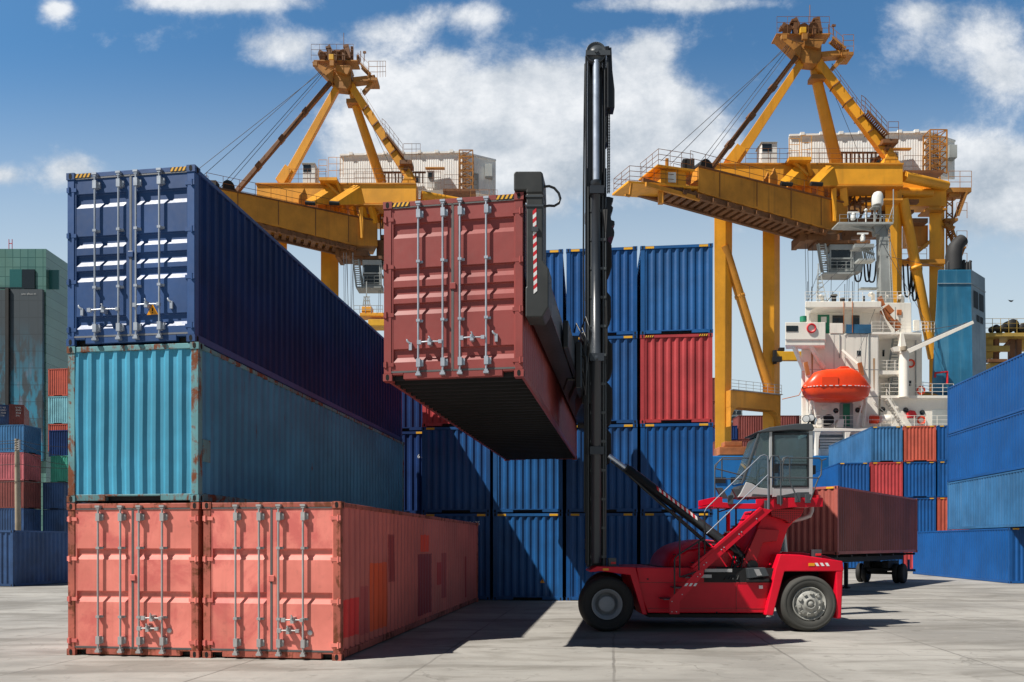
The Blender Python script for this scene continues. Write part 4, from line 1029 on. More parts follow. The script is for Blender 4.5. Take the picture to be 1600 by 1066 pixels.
# side arm at the left legs
mb = MB(); cb(mb, 1214, 1262, 549, 563, 118.6, 119.4); arm_ = mb.build('side_arm', M['yellow'], CR, bevel=.04)
mb = MB(); cb(mb, 1208, 1222, 557, 565, 118.0, 118.5); cb(mb, 1218, 1226, 543, 548, 118.7, 119.3); cb(mb, 1209, 1214, 547, 568, 118.2, 118.7); mb.build('arm_clamp', M['blackm'], CR).parent = arm_
# boom
z_top, z_bt, z_bh = 54.0, 50.6, 49.5
def CB(Y, side, z):           # point on the boom line; Y and z in the fitting scale
    return Vector(((45.1+2.25*(Y-115))*KC, Y*KC, HC+(z-HC)*KC))+gn*side
mb = MB(); Y0, Y1 = 106.0, 117.4; w = 1.5
pl = [(Y0, z_bt), (Y0, z_top), (Y1, z_top), (Y1, z_bh+.6), (115.6, z_bh)]
mb.prism([CB(Y, w, z) for Y, z in pl], -gn*2*w)
bo = mb.build('boom', M['craner'], CR, bevel=.04)
mb = MB()
for Y in (107.5, 110.2, 112.8, 115.2): mb.bar(CB(Y, w+.03, z_bt+.1-(.9 if Y > 112 else .3)), CB(Y, w+.03, z_top-.02), .07, .05)
mb.bar(CB(Y0, w+.08, z_top+.05), CB(Y1, w+.08, z_top+.05), .18, .12)
mb.build('boom_seam', M['cranek'], CR).parent = bo
mb = MB()
for i in range(22):
    Y = 104.4+i*.52; zz = z_bt+.12-max(0, (Y-106))/9.6*1.05
    mb.bar(CB(Y, w*.9, zz-.35), CB(Y, -w*.9, zz-.35), .55, .55); 
    if i % 2: mb.bar(CB(Y, w*.95, zz-.75), CB(Y+.25, w*.95, zz-.75), .5, .35)
for s in (1, -1): mb.bar(CB(102.4, s*w*.8, z_bt-.1), CB(115.8, s*w*.8, z_bh-.45), .35, .5)
mb.build('boom_underframe', M['cranek'], CR).parent = bo
mb = MB()
for s in (1, -1): mb.rail([CB(105.5, s*1.42, z_top), CB(116, s*1.42, z_top)], 1.5, 1.9, .06, 1)
mb.build('boom_railing', M['cranek'], CR).parent = bo
for Y in (111.7, 113.6, 113.1):
    mb = MB(); 
    for s in (.5, -.5):
        o = gd*.55
        mb.prism([CB(Y, s, z_top), CB(Y, s, z_top)+o*2, CB(Y, s, z_top)+o*1.9+Vector((0,0,1.7)), CB(Y, s, z_top)+o*1.2+Vector((0,0,2.6)), CB(Y, s, z_top)+o*.6+Vector((0,0,1.9)), CB(Y, s, z_top)+Vector((0,0,1.6))], -gn*.22)
    mb.build('rope_post', M['craner'], CR).parent = bo
mb = MB(); c = CB(106.9, 0, z_top+1.0); mb.cyl(c-gn*.8, c+gn*.8, .75, n=16); c = CB(105.9, 0, z_top+.7); mb.box(c.x-.6, c.x+.6, c.y-.5, c.y+.5, c.z-.6, c.z+.7); mb.build('boom_winch', M['blackm'], CR).parent = bo
# tip platform
mb = MB(); pz = 49.9
for (Ya, Yb, s0, s1) in ((101.4, 106.2, 1.5, -1.5),): 
    mb.hexa([CB(Ya,s0,pz-.30), CB(Ya,s1,pz-.30), CB(Yb,s1,pz+1.2), CB(Yb,s0,pz+1.2), CB(Ya,s0,pz), CB(Ya,s1,pz), CB(Yb,s1,pz+1.5), CB(Yb,s0,pz+1.5)])
mb.hexa([CB(103.6,1.2,pz+.9), CB(103.6,-1.2,pz+.9), CB(105.3,-1.2,pz+1.2), CB(105.3,1.2,pz+1.2), CB(103.6,1.2,pz+2.7), CB(103.6,-1.2,pz+2.7), CB(105.3,-1.2,pz+3.2), CB(105.3,1.2,pz+3.2)])
mb.hexa([CB(103.2,1.7,pz+2.75), CB(103.2,-1.7,pz+2.75), CB(105.7,-1.7,pz+3.25), CB(105.7,1.7,pz+3.25), CB(103.2,1.7,pz+2.95), CB(103.2,-1.7,pz+2.95), CB(105.7,-1.7,pz+3.45), CB(105.7,1.7,pz+3.45)])
tp = mb.build('tip_platform', M['crane'], CR, bevel=.03)
mb = MB(); mb.rail([CB(106.2,1.45,pz+1.5), CB(101.5,1.45,pz), CB(101.5,-1.45,pz), CB(106.2,-1.45,pz+1.5)], 1.5, 1.4, .06, 2); mb.rail([CB(105.6,1.6,pz+3.4), CB(103.3,1.6,pz+2.95), CB(103.3,-1.6,pz+2.95)], 1.6, 1.2, .06, 2); mb.build('platform_railing', M['cranek'], CR).parent = tp
mb = MB(); c = CB(104.3, 1.3, pz+1.9); mb.box(c.x-.4, c.x+.4, c.y-.1, c.y+.04, c.z-.5, c.z+.5); mb.build('junction_box', M['white'], CR).parent = tp
mb = MB(); mb.bar(CB(101.6,1.5,pz-.3), CB(101.5,1.5,pz-2.0), .2); mb.bar(CB(101.5,1.5,pz-2.0), CB(101.2,1.5,pz-2.0), .2); mb.bar(CB(103.6,1.2,pz-.1), CB(103.6,1.2,pz-1.9), .5, .5); mb.bar(CB(104.4,.2,pz+3.1), CB(104.4,.2,pz+5.2), .3, .3); mb.bar(CB(102.4,1.8,pz-.2), CB(106.2,1.2,pz-.1), .25, .4); mb.build('platform_bracket', M['craner'], CR).parent = tp
# A frame
ap = C(1262, 84, 115.2)
def aleg(p, q, w0, w1, name='a_frame_leg', m='crane', d=None):
    mb = MB(); mb.taper(p, q, w0, d or w0*.9, w1, d or w1*.9); return mb.build(name, M[m], CR, bevel=.04)
aleg(C(1256, 92, 114.7), C(1146, 257, 115), .78, 1.15, d=.6); aleg(C(1272, 92, 115.2), C(1396, 254, 115), .92, 1.15, d=.7)
mb = MB(); mb.taper(C(1139, 257, 115), C(1157, 232, 115), 1.3, 1.0, 1.15, .9); mb.build('a_frame_foot', M['crane'], CR, bevel=.03); mb = MB(); mb.prism([C(1380, 257, 114.2), C(1409, 257, 114.2), C(1396, 238, 114.2), C(1388, 236, 114.2)], (0, 1.4, 0)); mb.build('a_frame_foot', M['crane'], CR, bevel=.03)
mb = MB(); mb.tube([C(1270, 95, 115.8), C(1276, 125, 116.2), C(1307, 257, 119.5)], [.40, .58, .74], 14); mb.build('a_frame_backstay', M['crane'], CR)
aleg(C(1248, 84, 114.2), CB(107.3, 0, z_top+.6), .50, .52, 'forestay', 'cranek')
mb = MB()
for f in (.28, .52, .75): 
    p = C(1248, 84, 114.2).lerp(CB(107.3, 0, z_top+.6), f); mb.bar(p, p+(CB(107.3,0,z_top+.6)-p).normalized()*.8, .64, .62)
for f in (.26, .42, .57, .70, .83):
    p = C(1272, 92, 115.2).lerp(C(1396, 254, 115), f); mb.bar(p, p+(C(1396,254,115)-p).normalized()*.14, 1.02, 1.0, up=(0,1,0))
mb.build('stay_joint', M['cranek'], CR)
mb = MB(); cb(mb, 1268, 1291, 116, 123, 114.8, 116.4); mb.prism([C(1244, 66, 113.9), C(1284, 68, 113.9), C(1283, 92, 113.9), C(1276, 100, 113.9), C(1255, 98, 113.9), C(1247, 84, 113.9)], (0, 1.2, 0)); apx = mb.build('apex_head', M['cranem'], CR, bevel=.03)
mb = MB(); mb.prism([C(1214, 55, 113), C(1253, 68, 113.5), C(1250, 90, 113.5), C(1240, 78, 113)], (0, 1.3, 0)); cb(mb, 1213, 1298, 52, 54, 113.6, 115.8); cb(mb, 1254, 1262, 52, 61, 112.2, 112.6); cb(mb, 1221, 1230, 54, 61, 112.2, 112.6)
mb.prism([C(1258, 60, 113.3), C(1288, 62, 113.3), C(1281, 76, 113.3), C(1258, 70, 113.3)], (0, 1.8, 0)); mb.build('apex_platform', M['cranem'], CR, bevel=.02).parent = apx
rnd = random.Random(11); mb = MB()
for (x_, y0, y1) in ((1228, 41, 53), (1233, 45, 53), (1222, 40, 44), (1243, 32, 53), (1249, 38, 53), (1257, 42, 53), (1273, 34, 53), (1277, 30, 53), (1283, 44, 53), (1266, 40, 53)):
    Y = 113+rnd.uniform(0, 3); cb(mb, x_-2.4, x_+2.4, y0, y1, Y, Y+rnd.uniform(.5, 1.2))
mb.bar(C(1221, 41, 114), C(1236, 48, 114), .55, .6); mb.bar(C(1240, 31, 114), C(1247, 44, 114), .6, .5); mb.bar(C(1275, 30, 114), C(1279, 52, 114), .7, .6); mb.cyl(C(1255, 46, 113.5), C(1255, 46, 115), .6, n=14); mb.cyl(C(1230, 47, 113.5), C(1230, 47, 115), .5, n=14); mb.cyl(C(1270, 44, 113.5), C(1270, 44, 115), .55, n=14)
for (x_, y_) in ((1241, 31), (1275, 29)): cb(mb, x_-4, x_+4, y_-1.5, y_+1.5, 113.5, 115)
mb.build('sheave_machinery', M['cranek'], CR).parent = apx
mb = MB(); cb(mb, 1251, 1260, 42, 51, 112.4, 113); mb.build('motor_cover', M['yellow'], CR, bevel=.03).parent = apx
mb = MB(); mb.rail([C(1214,53,112.8), C(1296,53,112.8)], 1.9, 1.2, .05, 2); mb.tube([C(1265.5, 48, 114.5), C(1265.5, 8, 114.5)], .045, 5)
for x_ in (1295, 1302): mb.bar(C(x_, 55, 115), C(x_, 38, 115), .09, .09)
cb(mb, 1300, 1306, 38, 41, 114.9, 115.1); mb.build('apex_railing', M['cranek'], CR).parent = apx
# outrigger platform and stairs on the right A leg
mb = MB(); mb.bar(C(1281, 89, 115), C(1324, 85, 115), .9, .6); mb.bar(C(1300, 108, 115), C(1324, 85, 115), .5, .4); cb(mb, 1316, 1334, 81, 85.5, 114, 116.4)
mb.stair(C(1298, 62, 114.6), C(1319, 80, 114.6), .9, 9, side=(0,1,0)); mb.rail([C(1317, 81, 114), C(1334, 81, 114), C(1334, 81, 116.4)], 1.9, .9, .06, 2); mb.rail([C(1296,60,114), C(1318,78,114)], 1.4, .9, .05, 1)
ctr = mb.build('stair_platform', M['cranem'], CR)
mb = MB(); a1, a2 = C(1300, 112, 114.3), C(1351, 182, 114.2)
mb.rail([a1, a2], .9, 1.4, .05, 1); mb.stair(C(1352, 176, 114), C(1386, 214, 114), .9, 14); mb.rail([C(1346,170,113.6), C(1352,174,113.6), C(1386,212,113.6)], 1.5, .9, .06, 2)
cb(mb, 1380, 1404, 217, 223, 113.6, 116); mb.rail([C(1388,217,113.6), C(1404,217,113.6), C(1404,217,116)], 1.9, .9, .06, 2); mb.bar(C(1376, 222, 114.6), C(1390, 222, 114.6), .5, .5); mb.bar(C(1383, 236, 114.6), C(1392, 222, 114.6), .5, .5)
mb.build('leg_stairway', M['cranek'], CR)
# ropes
mb = MB()
for (x_, y_, Yt) in ((1240, 64, 106.2), (1243, 66, 106.5), (1238, 62, 104.6), (1241, 64, 103.9)): mb.tube([C(x_, y_, 113.5), CB(Yt, .4, z_top+.4)], .030, 4)
mb.tube([C(1282, 95, 115), C(1351, 262, 118)], .03, 4)
mb.build('stay_rope', M['rope'], CR)
# machinery house
mb = MB(); P1 = C(1232, 266, 126); P2 = C(1449, 268, 125); gv = Vector((6.1, 2.7, 0))*KC; hz = C(1449, 209, 125).z-P2.z
P1.z = P2.z
quad = [P1, P2, P2+gv, P1+gv]
mb.add(quad+[p+Vector((0,0,hz)) for p in quad], [(4,5,6,7), (3,2,1,0)])
def ribs(a, b):
    L = (b-a).length; d = (b-a)/L; n_ = Vector((d.y, -d.x, 0)); k = int(L/.30); vs = []; 
    for i in range(k+1):
        s = L*i/k
        for (o, e) in ((0, 0), (.10, 0), (.15, -.02), (.25, -.02)):
            if s+o <= L: vs += [a+d*(s+o)+n_*e, a+d*(s+o)+n_*e+Vector((0,0,hz))]
    mb.add(vs, [(2*i, 2*i+2, 2*i+3, 2*i+1) for i in range(len(vs)//2-1)])
ribs(P1, P2); ribs(P2, P2+gv)
hs = mb.build('machinery_house', M['housew'], CR)
mb = MB(); e = Vector((0,0,hz+.12)); ov = gn*.12
mb.bar(P1+e+ov, P2+e+ov, .25, .22); mb.bar(P2+e, P2+gv+e, .25, .22)
for f in (.08, .22, .36, .5, .64, .78, .9): mb.bar(P1.lerp(P2, f)+e+Vector((0,-.2,.1)), P1.lerp(P2, f+.03)+e+Vector((0,-.2,.1)), .25, .35)
mb.build('roof_edge', M['housew'], CR).parent = hs
mb = MB(); a = C(1388, 236, 124.7); q = C(1421, 233, 124.7); mb.box(a.x, q.x, a.y-.5, a.y, a.z, a.z+.14); mb.build('door_canopy', M['craner'], CR).parent = hs
mb = MB(); cb(mb, 1391, 1404, 237, 265, 124.55, 124.8); mb.build('house_door', M['white'], CR).parent = hs
mb = MB(); cb(mb, 1394, 1402, 240, 249, 124.35, 124.5); cb(mb, 1360, 1376, 246, 256, 124.6, 124.9); mb.build('house_window', M['win'], CR).parent = hs
mb = MB(); p = P2+gv*.25+Vector((0,0,.3)); mb.hexa([p+gn*.0+Vector((.03,0,0)), p+gv*.22+Vector((.03,-.03,0)), p+gv*.22+Vector((.1,.05,0)), p+Vector((.1,.05,0)), p+Vector((.03,0,2.2)), p+gv*.22+Vector((.03,-.03,2.2)), p+gv*.22+Vector((.1,.05,2.2)), p+Vector((.1,.05,2.2))]); mb.build('end_door', M['shipg'], CR).parent = hs
mb = MB(); p = P2+gv*.72+Vector((.35,-.2,hz*.45)); mb.box(p.x-.5, p.x+.5, p.y-.5, p.y+.5, p.z, p.z+1.6); mb.build('air_conditioner', M['shipg'], CR, bevel=.03).parent = hs
# lattice ladder tower at the house end
mb = MB(); X0, X1, Ya, Yb = C(1449, 0, 123.4).x, C(1475, 0, 123.4).x, 122.6*KC, 124.6*KC; zb, zt = C(0, 275, 123.4).z, C(0, 207, 123.4).z
for x_ in (X0, X1): 
    for y_ in (Ya, Yb): mb.bar((x_, y_, zb), (x_, y_, zt), .14)
for i in range(6):
    za, zc = zb+(zt-zb)*i/6, zb+(zt-zb)*(i+1)/6
    for y_ in (Ya, Yb): mb.bar((X0, y_, zc), (X1, y_, zc), .10); mb.bar((X0, y_, za if i % 2 else zc), (X1, y_, zc if i % 2 else za), .09)
    for x_ in (X0, X1): mb.bar((x_, Ya, zc), (x_, Yb, zc), .10)
for i in range(28): z = zb+(zt-zb)*i/28; mb.bar((X0+.5, Ya+.2, z), (X0+1.0, Ya+.2, z), .05)
mb.bar((X0+.5, Ya+.2, zb), (X0+.5, Ya+.2, zt), .06); mb.bar((X0+1.0, Ya+.2, zb), (X0+1.0, Ya+.2, zt), .06)
mb.build('ladder_tower', M['cranem'], CR)
# walkways on the beam
mb = MB(); mb.rail([C(1165, 256, 113.7), C(1236, 256, 113.7)], 1.7, 1.3, .05, 2); mb.rail([C(1262, 256, 113.7), C(1400, 255, 113.7)], 1.7, 1.3, .05, 2); mb.rail([C(1412, 268, 122), C(1470, 268, 123)], 1.9, 1.3, .05, 2); mb.rail([C(1230, 266, 123.5), C(1400, 266, 123)], 2.1, 1.3, .06, 2); cb(mb, 1412, 1475, 266, 270, 121.6, 124); cb(mb, 1300, 1395, 237, 239, 119, 119.3)
for i in range(14): cb(mb, 1302+i*6.6, 1304+i*6.6, 239, 256, 119, 119.2)
mb.bar(C(1362, 256, 117), C(1382, 238, 117), .35); mb.build('beam_railing', M['cranek'], CR)
mb = MB(); cb(mb, 1233, 1268, 245, 250, 112.2, 114); cb(mb, 1233, 1268, 250.2, 252, 112.4, 113.6); mb.bar(C(1238, 252, 113), C(1262, 275, 113.6), .3); mb.bar(C(1262, 252, 113), C(1268, 275, 113.6), .3); mb.rail([C(1233,245,112.2), C(1249,245,112.2)], 2.0, .9, .06, 2); mb.rail([C(1252,245,112.2), C(1268,245,112.2), C(1268,245,114)], 2.3, .9, .06, 2); mb.build('service_platform', M['crane'], CR)
# hut
mb = MB(); cb(mb, 1190, 1214.5, 223, 257, 113.9, 116.2); ht = mb.build('electrical_hut', M['white'], CR, bevel=.05)
mb = MB(); cb(mb, 1191, 1206, 225, 236.5, 113.85, 113.89); mb.build('hut_window', M['win'], CR).parent = ht
mb = MB(); cb(mb, 1189, 1215, 221.5, 222.8, 113.7, 116.4); mb.build('hut_roof', M['shipg'], CR).parent = ht
# trolley machinery and operator cab
mb = MB(); rnd = random.Random(3)
for i in range(46):
    x_ = rnd.uniform(1290, 1420); y_ = rnd.uniform(300, 355)+max(0, (x_-1380))*.1; Y = rnd.uniform(116.5, 118.8); s = rnd.uniform(3, 9)
    if i % 3: cb(mb, x_, x_+s*rnd.uniform(.5, 3.4), y_, y_+s*.6, Y, Y+.8)
    else: mb.bar(C(x_, y_, Y), C(x_+rnd.uniform(-14, 14), y_+rnd.uniform(-22, 22), Y), .22)
for x_ in range(1290, 1400, 9): mb.bar(C(x_, 298, 117.4), C(x_+1, 350, 117.4), .16)
cb(mb, 1320, 1450, 341, 348, 117.2, 118.6); cb(mb, 1250, 1312, 366, 375, 114.6, 118.2); cb(mb, 1250, 1258, 363, 377, 114.4, 118); cb(mb, 1274, 1360, 375, 380, 115, 118); cb(mb, 1320, 1395, 356, 370, 117.0, 118.2); cb(mb, 1315, 1330, 350, 378, 116.6, 118.4)
trl = mb.build('trolley', M['cranek'], CR)
mb = MB(); cb(mb, 1302, 1307, 294, 345, 113.9, 114.3); mb.bar(C(1300, 296, 114), C(1304, 346, 114), .25); mb.build('trolley_post', M['crane'], CR).parent = trl
mb = MB(); cb(mb, 1297, 1334, 382, 390, 115.2, 117.4); cb(mb, 1297, 1334, 402.5, 405, 115.2, 117.4); cb(mb, 1297, 1334, 421, 426, 115.2, 117.4)
for x_ in (1297, 1329.5, 1332.5): cb(mb, x_, x_+1.6, 390, 421, 115.22, 115.5); cb(mb, x_, x_+1.6, 390, 421, 117, 117.35)
cb(mb, 1335, 1347, 384, 424, 115.6, 117.2); mb.rail([C(1294, 425, 114.9), C(1336, 425, 114.9)], 1.2, .9, .06, 2); cb(mb, 1287, 1336, 425.5, 428, 114.8, 117.5)
oc = mb.build('operator_cab', M['shipg'], CR)
mb = MB(); cb(mb, 1298.8, 1330, 390.2, 402, 115.35, 117); cb(mb, 1298.8, 1330, 405.2, 420.8, 115.35, 117); mb.build('cab_window', M['win'], CR).parent = oc
mb = MB(); mb.stair(C(1290, 426, 115.4), C(1283, 380, 115.4), .9, 13, side=(1,0,0)); mb.bar(C(1286,426,115.2), C(1279,380,115.2), .14); mb.bar(C(1296,426,115.2), C(1289,380,115.2), .14); mb.build('cab_ladder', M['shipg'], CR).parent = oc
# festoon cables
mb = MB()
for (x_, w_, d_, y_) in ((1334, 13, 30, 410), (1355, 14, 36, 405), (1350, 10, 30, 410), (1411, 13, 56, 408), (1424, 10, 62, 408), (1432, 8, 55, 412), (1418, 12, 50, 408), (1372, 12, 28, 420)):
    mb.tube([C(x_+w_*k/8, y_+d_*(1-(2*k/8-1)**4)*.9+d_*.1, 117.3) for k in range(9)], .10, 5)
mb.build('festoon_cable', M['cable'], CR)
mb = MB()
for (x_, y0, y1) in ((1258, 378, 470), (1262, 378, 470), (1270, 378, 470), (1299, 428, 480), (1324, 428, 470), (1327, 428, 480), (1335, 428, 470)): mb.tube([C(x_, y0, 116), C(x_+(2 if x_ < 1265 else -1), y1, 116)], .028, 4)
mb.build('hoist_rope', M['rope'], CR)
# rear platforms and stair tower at the right
mb = MB(); cb(mb, 1480, 1518, 293, 300, 119, 121.5); mb.rail([C(1482,293,119), C(1518,293,119), C(1518,293,121.5)], 1.9, 1.1, .06, 2); cb(mb, 1483, 1500, 300.3, 307, 119.4, 121)
mb.stair(C(1508, 302, 119.6), C(1494, 340, 119.6), .9, 14); cb(mb, 1477, 1497, 341, 345, 119, 121); mb.stair(C(1480, 346, 120), C(1494, 385, 120), .9, 14); cb(mb, 1490, 1510, 385, 388, 119, 121); mb.stair(C(1504, 388, 120), C(1492, 420, 120), .9, 12); cb(mb, 1488, 1512, 420, 423, 119, 121)
for (y_) in (341, 385, 420): mb.rail([C(1495,y_,119), C(1511,y_,119)], 1.8, .9, .06, 1)
for x_ in (1479, 1488): mb.bar(C(x_, 300, 120.5), C(x_, 470, 120.5), .14)
for i in range(9): mb.bar(C(1479, 315+i*17, 120.5), C(1488, 323+i*17, 120.5), .10); mb.bar(C(1488, 315+i*17, 120.5), C(1479, 323+i*17, 120.5), .10)
mb.bar(C(1476,352,119),C(1490,358,119),.5,.4)
mb.build('rear_stair_tower', M['cranem'], CR)
# bogies on the far quay
mb = MB()
for (x_, Y) in ((1128, 115), (1203.5, 119), (1399, 115), (1463.5, 119)):
    p = C(x_, 850, Y); mb.box(p.x-2.2, p.x+2.2, p.y-.6, p.y+.6, .5, 1.5)
    for dx in (-1.5, -.5, .5, 1.5): mb.cyl((p.x+dx, p.y-.3, .40), (p.x+dx, p.y+.3, .40), .38, n=14)
mb.build('bogie', M['craner'], CR)

# second crane: a copy, a little narrower
def copy_tree(o, parent=None):
    c = o.copy(); COL.objects.link(c)
    if parent: c.parent = parent
    for ch in list(o.children): copy_tree(ch, c)
    return c
C2 = copy_tree(CR); C2.location = ((537-800)/F*88.7, 88.7, 0); C2.scale = (.84, 1, .99)
for ch in C2.children:
    if ch.name.startswith('machinery_house'):
        xs_ = [v.co.x for v in ch.data.vertices]; xm = (min(xs_)+max(xs_))/2; ch.scale.x = 1.12; ch.location.x = xm*(1-1.12)-2.3
    if ch.name.startswith('ladder_tower'): ch.location.x = -1.2
C2['label'] = 'yellow quay crane at the left, half hidden by the navy and the lifted container'
# its load: a yellow lifting beam on ropes
HBk = thing('lifting_spreader', 'yellow lifting spreader hanging from the left crane by thin ropes', 'spreader', (P(580, 470, 84).x, 84, P(580, 500, 84).z))
mb = MB()
def kb(x0, x1, y0, y1, Y0, Y1): mb.pbox(x0, x1, y0, y1, Y0, Y1)
kb(565, 581, 479, 488, 83.4, 84.4); kb(562, 625, 488.5, 494, 83.2, 84.8)
hb = mb.build('head_block', M['crane'], HBk, bevel=.05)
mb = MB(); kb(575, 640, 499, 509, 83, 85); mb.build('spreader_frame', M['yellow'], HBk, bevel=.04)
mb = MB()
for x_ in (566, 570, 576, 580): mb.bar(P(x_, 488, 84), P(572.5+(x_-573)*.5, 464, 84), .09)
for y_ in (464, 470, 477): mb.bar(P(568, y_, 84), P(578, y_, 84), .10)
mb.bar(P(572.7, 464, 84), P(572.7, 440, 84), .10); mb.rail([P(553, 489, 83.2), P(598, 489, 83.2)], .8, .7, .07, 1); mb.build('sheave_cage', M['shipg'], HBk)
mb = MB()
for (x0, x1) in ((537, 538), (541, 545), (552, 549), (551, 553)): mb.tube([P(x0, 395, 85), P(x1, 500, 84.4)], .03, 4)
mb.build('hoist_rope', M['rope'], HBk)
# ------------------------------------------------------------------ ship
M['rusts'] = plain('rust_streak', (.42, .26, .14), .8)
SY = 74.5
SHP = thing('cargo_ship', 'blue hulled cargo ship with rust streaked white bridge and tall blue funnel', 'ship', (P(1360, 700, SY+4).x, SY+4, -2.2))
def S(px, py, Y=SY): return P(px, py, Y)
def sbox(name, lst, mat, parent=None, bevel=.03):
    mb = MB()
    for (x0, x1, y0, y1, Y0, Y1) in lst: mb.ps([(x0,y1),(x1,y1),(x1,y0),(x0,y0)], Y0, Y1-Y0)
    o = mb.build(name, M[mat], SHP, bevel=bevel)
    if parent: o.parent = parent
    return o
xl, xr = 3.0, 63.0; zd = Z(712, 72.8)
mb = MB(); hullp = [(xl, 78.3), (xl+4, 74.6), (xl+12, 72.9), (xr-6, 72.9), (xr, 74.5), (xr, 82.5), (xr-6, 84.0), (xl+12, 84.0), (xl+4, 82)]
mb.prism([(x_, y_, -2.2) for x_, y_ in hullp], (0, 0, zd+2.2)); mb.build('hull', M['hull'], SHP, bevel=.1)
# white bulwark with arches
mb = MB(); Y = 72.95
mb.pbox(1250, 1500, 669, 674, Y, Y+1.0)
for x_ in (1252, 1276, 1323, 1372, 1420, 1465): mb.pp([(x_-3,674.2),(x_+7,674.2),(x_+4,683),(x_+3,712),(x_-1,712),(x_-2,683)], Y+.03, Y+.5)
mb.pbox(1265, 1500, 674.3, 679, Y+.52, Y+.7)
bw = mb.build('bulwark', M['shipw'], SHP, bevel=.03)
mb = MB()
for k in range(5): mb.pbox(1280, 1322, 684+k*4.3, 686.4+k*4.3, Y+.9, Y+1.2)
mb.pbox(1282, 1300, 704, 712, Y+.95, Y+1.4); mb.pbox(1330, 1350, 700, 712, Y+1.3, Y+1.5); mb.build('deck_gear', M['shipw'], SHP).parent = bw
mb = MB()
for (x_, h) in ((1278, 14), (1330, 12)): mb.pbox(x_-3, x_+3, 686, 686+h, Y+.55, Y+.86)
mb.build('fairlead', M['towerg'], SHP, bevel=.03).parent = bw
mb = MB(); mb.pbox(1264, 1500, 676, 714, Y+2.2, Y+2.4); mb.build('deck_wall', M['shipg'], SHP)
# main house
hou = sbox('deckhouse', [(1252, 1373, 521, 672, SY, SY+8)], 'shipw', bevel=.12)
mb = MB(); mb.pp([(1372.9,521),(1441,521),(1441,672),(1372.9,672)], SY+2.2, SY+8.2); mb.build('rear_deckhouse', M['shipw'], SHP, bevel=.06)
mb = MB(); mb.pp([(1376,622),(1500,622),(1500,672),(1376,672)], SY+.6, SY+2.1); mb.build('lower_deckhouse', M['shipw'], SHP, bevel=.05)
mb = MB(); mb.pp([(1457,640),(1490,640),(1490,668),(1457,668),(1457,645)], SY+.5, SY+.58); mb.build('side_opening', M['shipg'], SHP)
# seams and stains on the front
mb = MB()
for x_ in (1303, 1320, 1345, 1359.5): mb.pbox(x_, x_+.5, 522, 600, SY-.02, SY)
mb.pbox(1252, 1373, 577, 577.6, SY-.021, SY); mb.pbox(1252, 1373, 619, 619.8, SY-.03, SY); mb.build('plate_seam', M['shipg'], SHP).parent = hou
# bridge
br = sbox('bridge', [(1265, 1376, 481, 520.5, SY+1.6, SY+8), (1376.1, 1424, 473, 520.5, SY+2.4, SY+8), (1258, 1377, 471, 480.5, SY-.2, SY+8.1), (1258, 1264.5, 480.6, 520.5, SY-.1, SY+.4)], 'shipw', bevel=.05)
mb = MB(); mb.pp([(1264.5,480.6),(1275,480.6),(1268,484),(1264.5,490)], SY-.1, SY+.4); mb.build('bridge_bracket', M['shipw'], SHP).parent = br
mb = MB(); mb.pbox(1278, 1296, 492, 521, SY+1.52, SY+1.59); gdr = mb.build('green_door', M['doorgr'], SHP); gdr.parent = br
mb = MB(); mb.pbox(1283, 1291.5, 495, 504, SY+1.48, SY+1.515); mb.build('door_window', M['white'], SHP).parent = gdr
for (x0, x1) in ((1301, 1319), (1331.5, 1343)):
    mb = MB(); mb.pbox(x0, x1, 493, 507, SY+1.52, SY+1.59); mb.build('window', M['win'], SHP).parent = br
sbox('bridge_parapet', [(1296.5, 1317, 505, 521, SY-.05, SY+.05), (1362, 1440, 519, 522.5, SY-.1, SY+2.3)], 'shipw', bevel=.02)
sbox('canvas_screen', [(1322, 1361, 507, 521, SY-.12, SY-.06)], 'canvas', bevel=.01)
wing = sbox('bridge_wing', [(1227, 1290, 503.5, 531, SY-1.6, SY-.1), (1227, 1289, 531.2, 540, SY-1.5, SY-.1)], 'shipw', bevel=.05)
mb = MB(); mb.pbox(1228.5, 1247, 509, 518, SY-1.64, SY-1.605); mb.build('wing_window', M['win'], SHP).parent = wing
mb = MB(); mb.bar(S(1240, 540, SY-1.2), S(1256, 578, SY-.1), .32, .32); mb.bar(S(1266, 540, SY-1.2), S(1287, 574, SY-.1), .32, .32); mb.build('wing_strut', M['shipw'], SHP).parent = wing
mb = MB(); mb.cyl(S(1255, 503, SY-.8), S(1255, 495, SY-.8), .32, n=12); mb.build('green_lamp', M['doorgr'], SHP).parent = wing
def ring(px, py, Y, r=.36, m='orange'):
    mb = MB(); c = S(px, py, Y); mb.tube([c+Vector((math.cos(a)*r, 0, math.sin(a)*r)) for a in [k*math.pi/8 for k in range(17)]], .085, 6, caps=False); o = mb.build('life_ring', M[m], SHP)
ring(1268, 513, SY-1.68, .40, 'redw'); ring(1423, 568, SY+2.1); ring(1439, 610, SY+.4); ring(1440, 657, SY+.5)
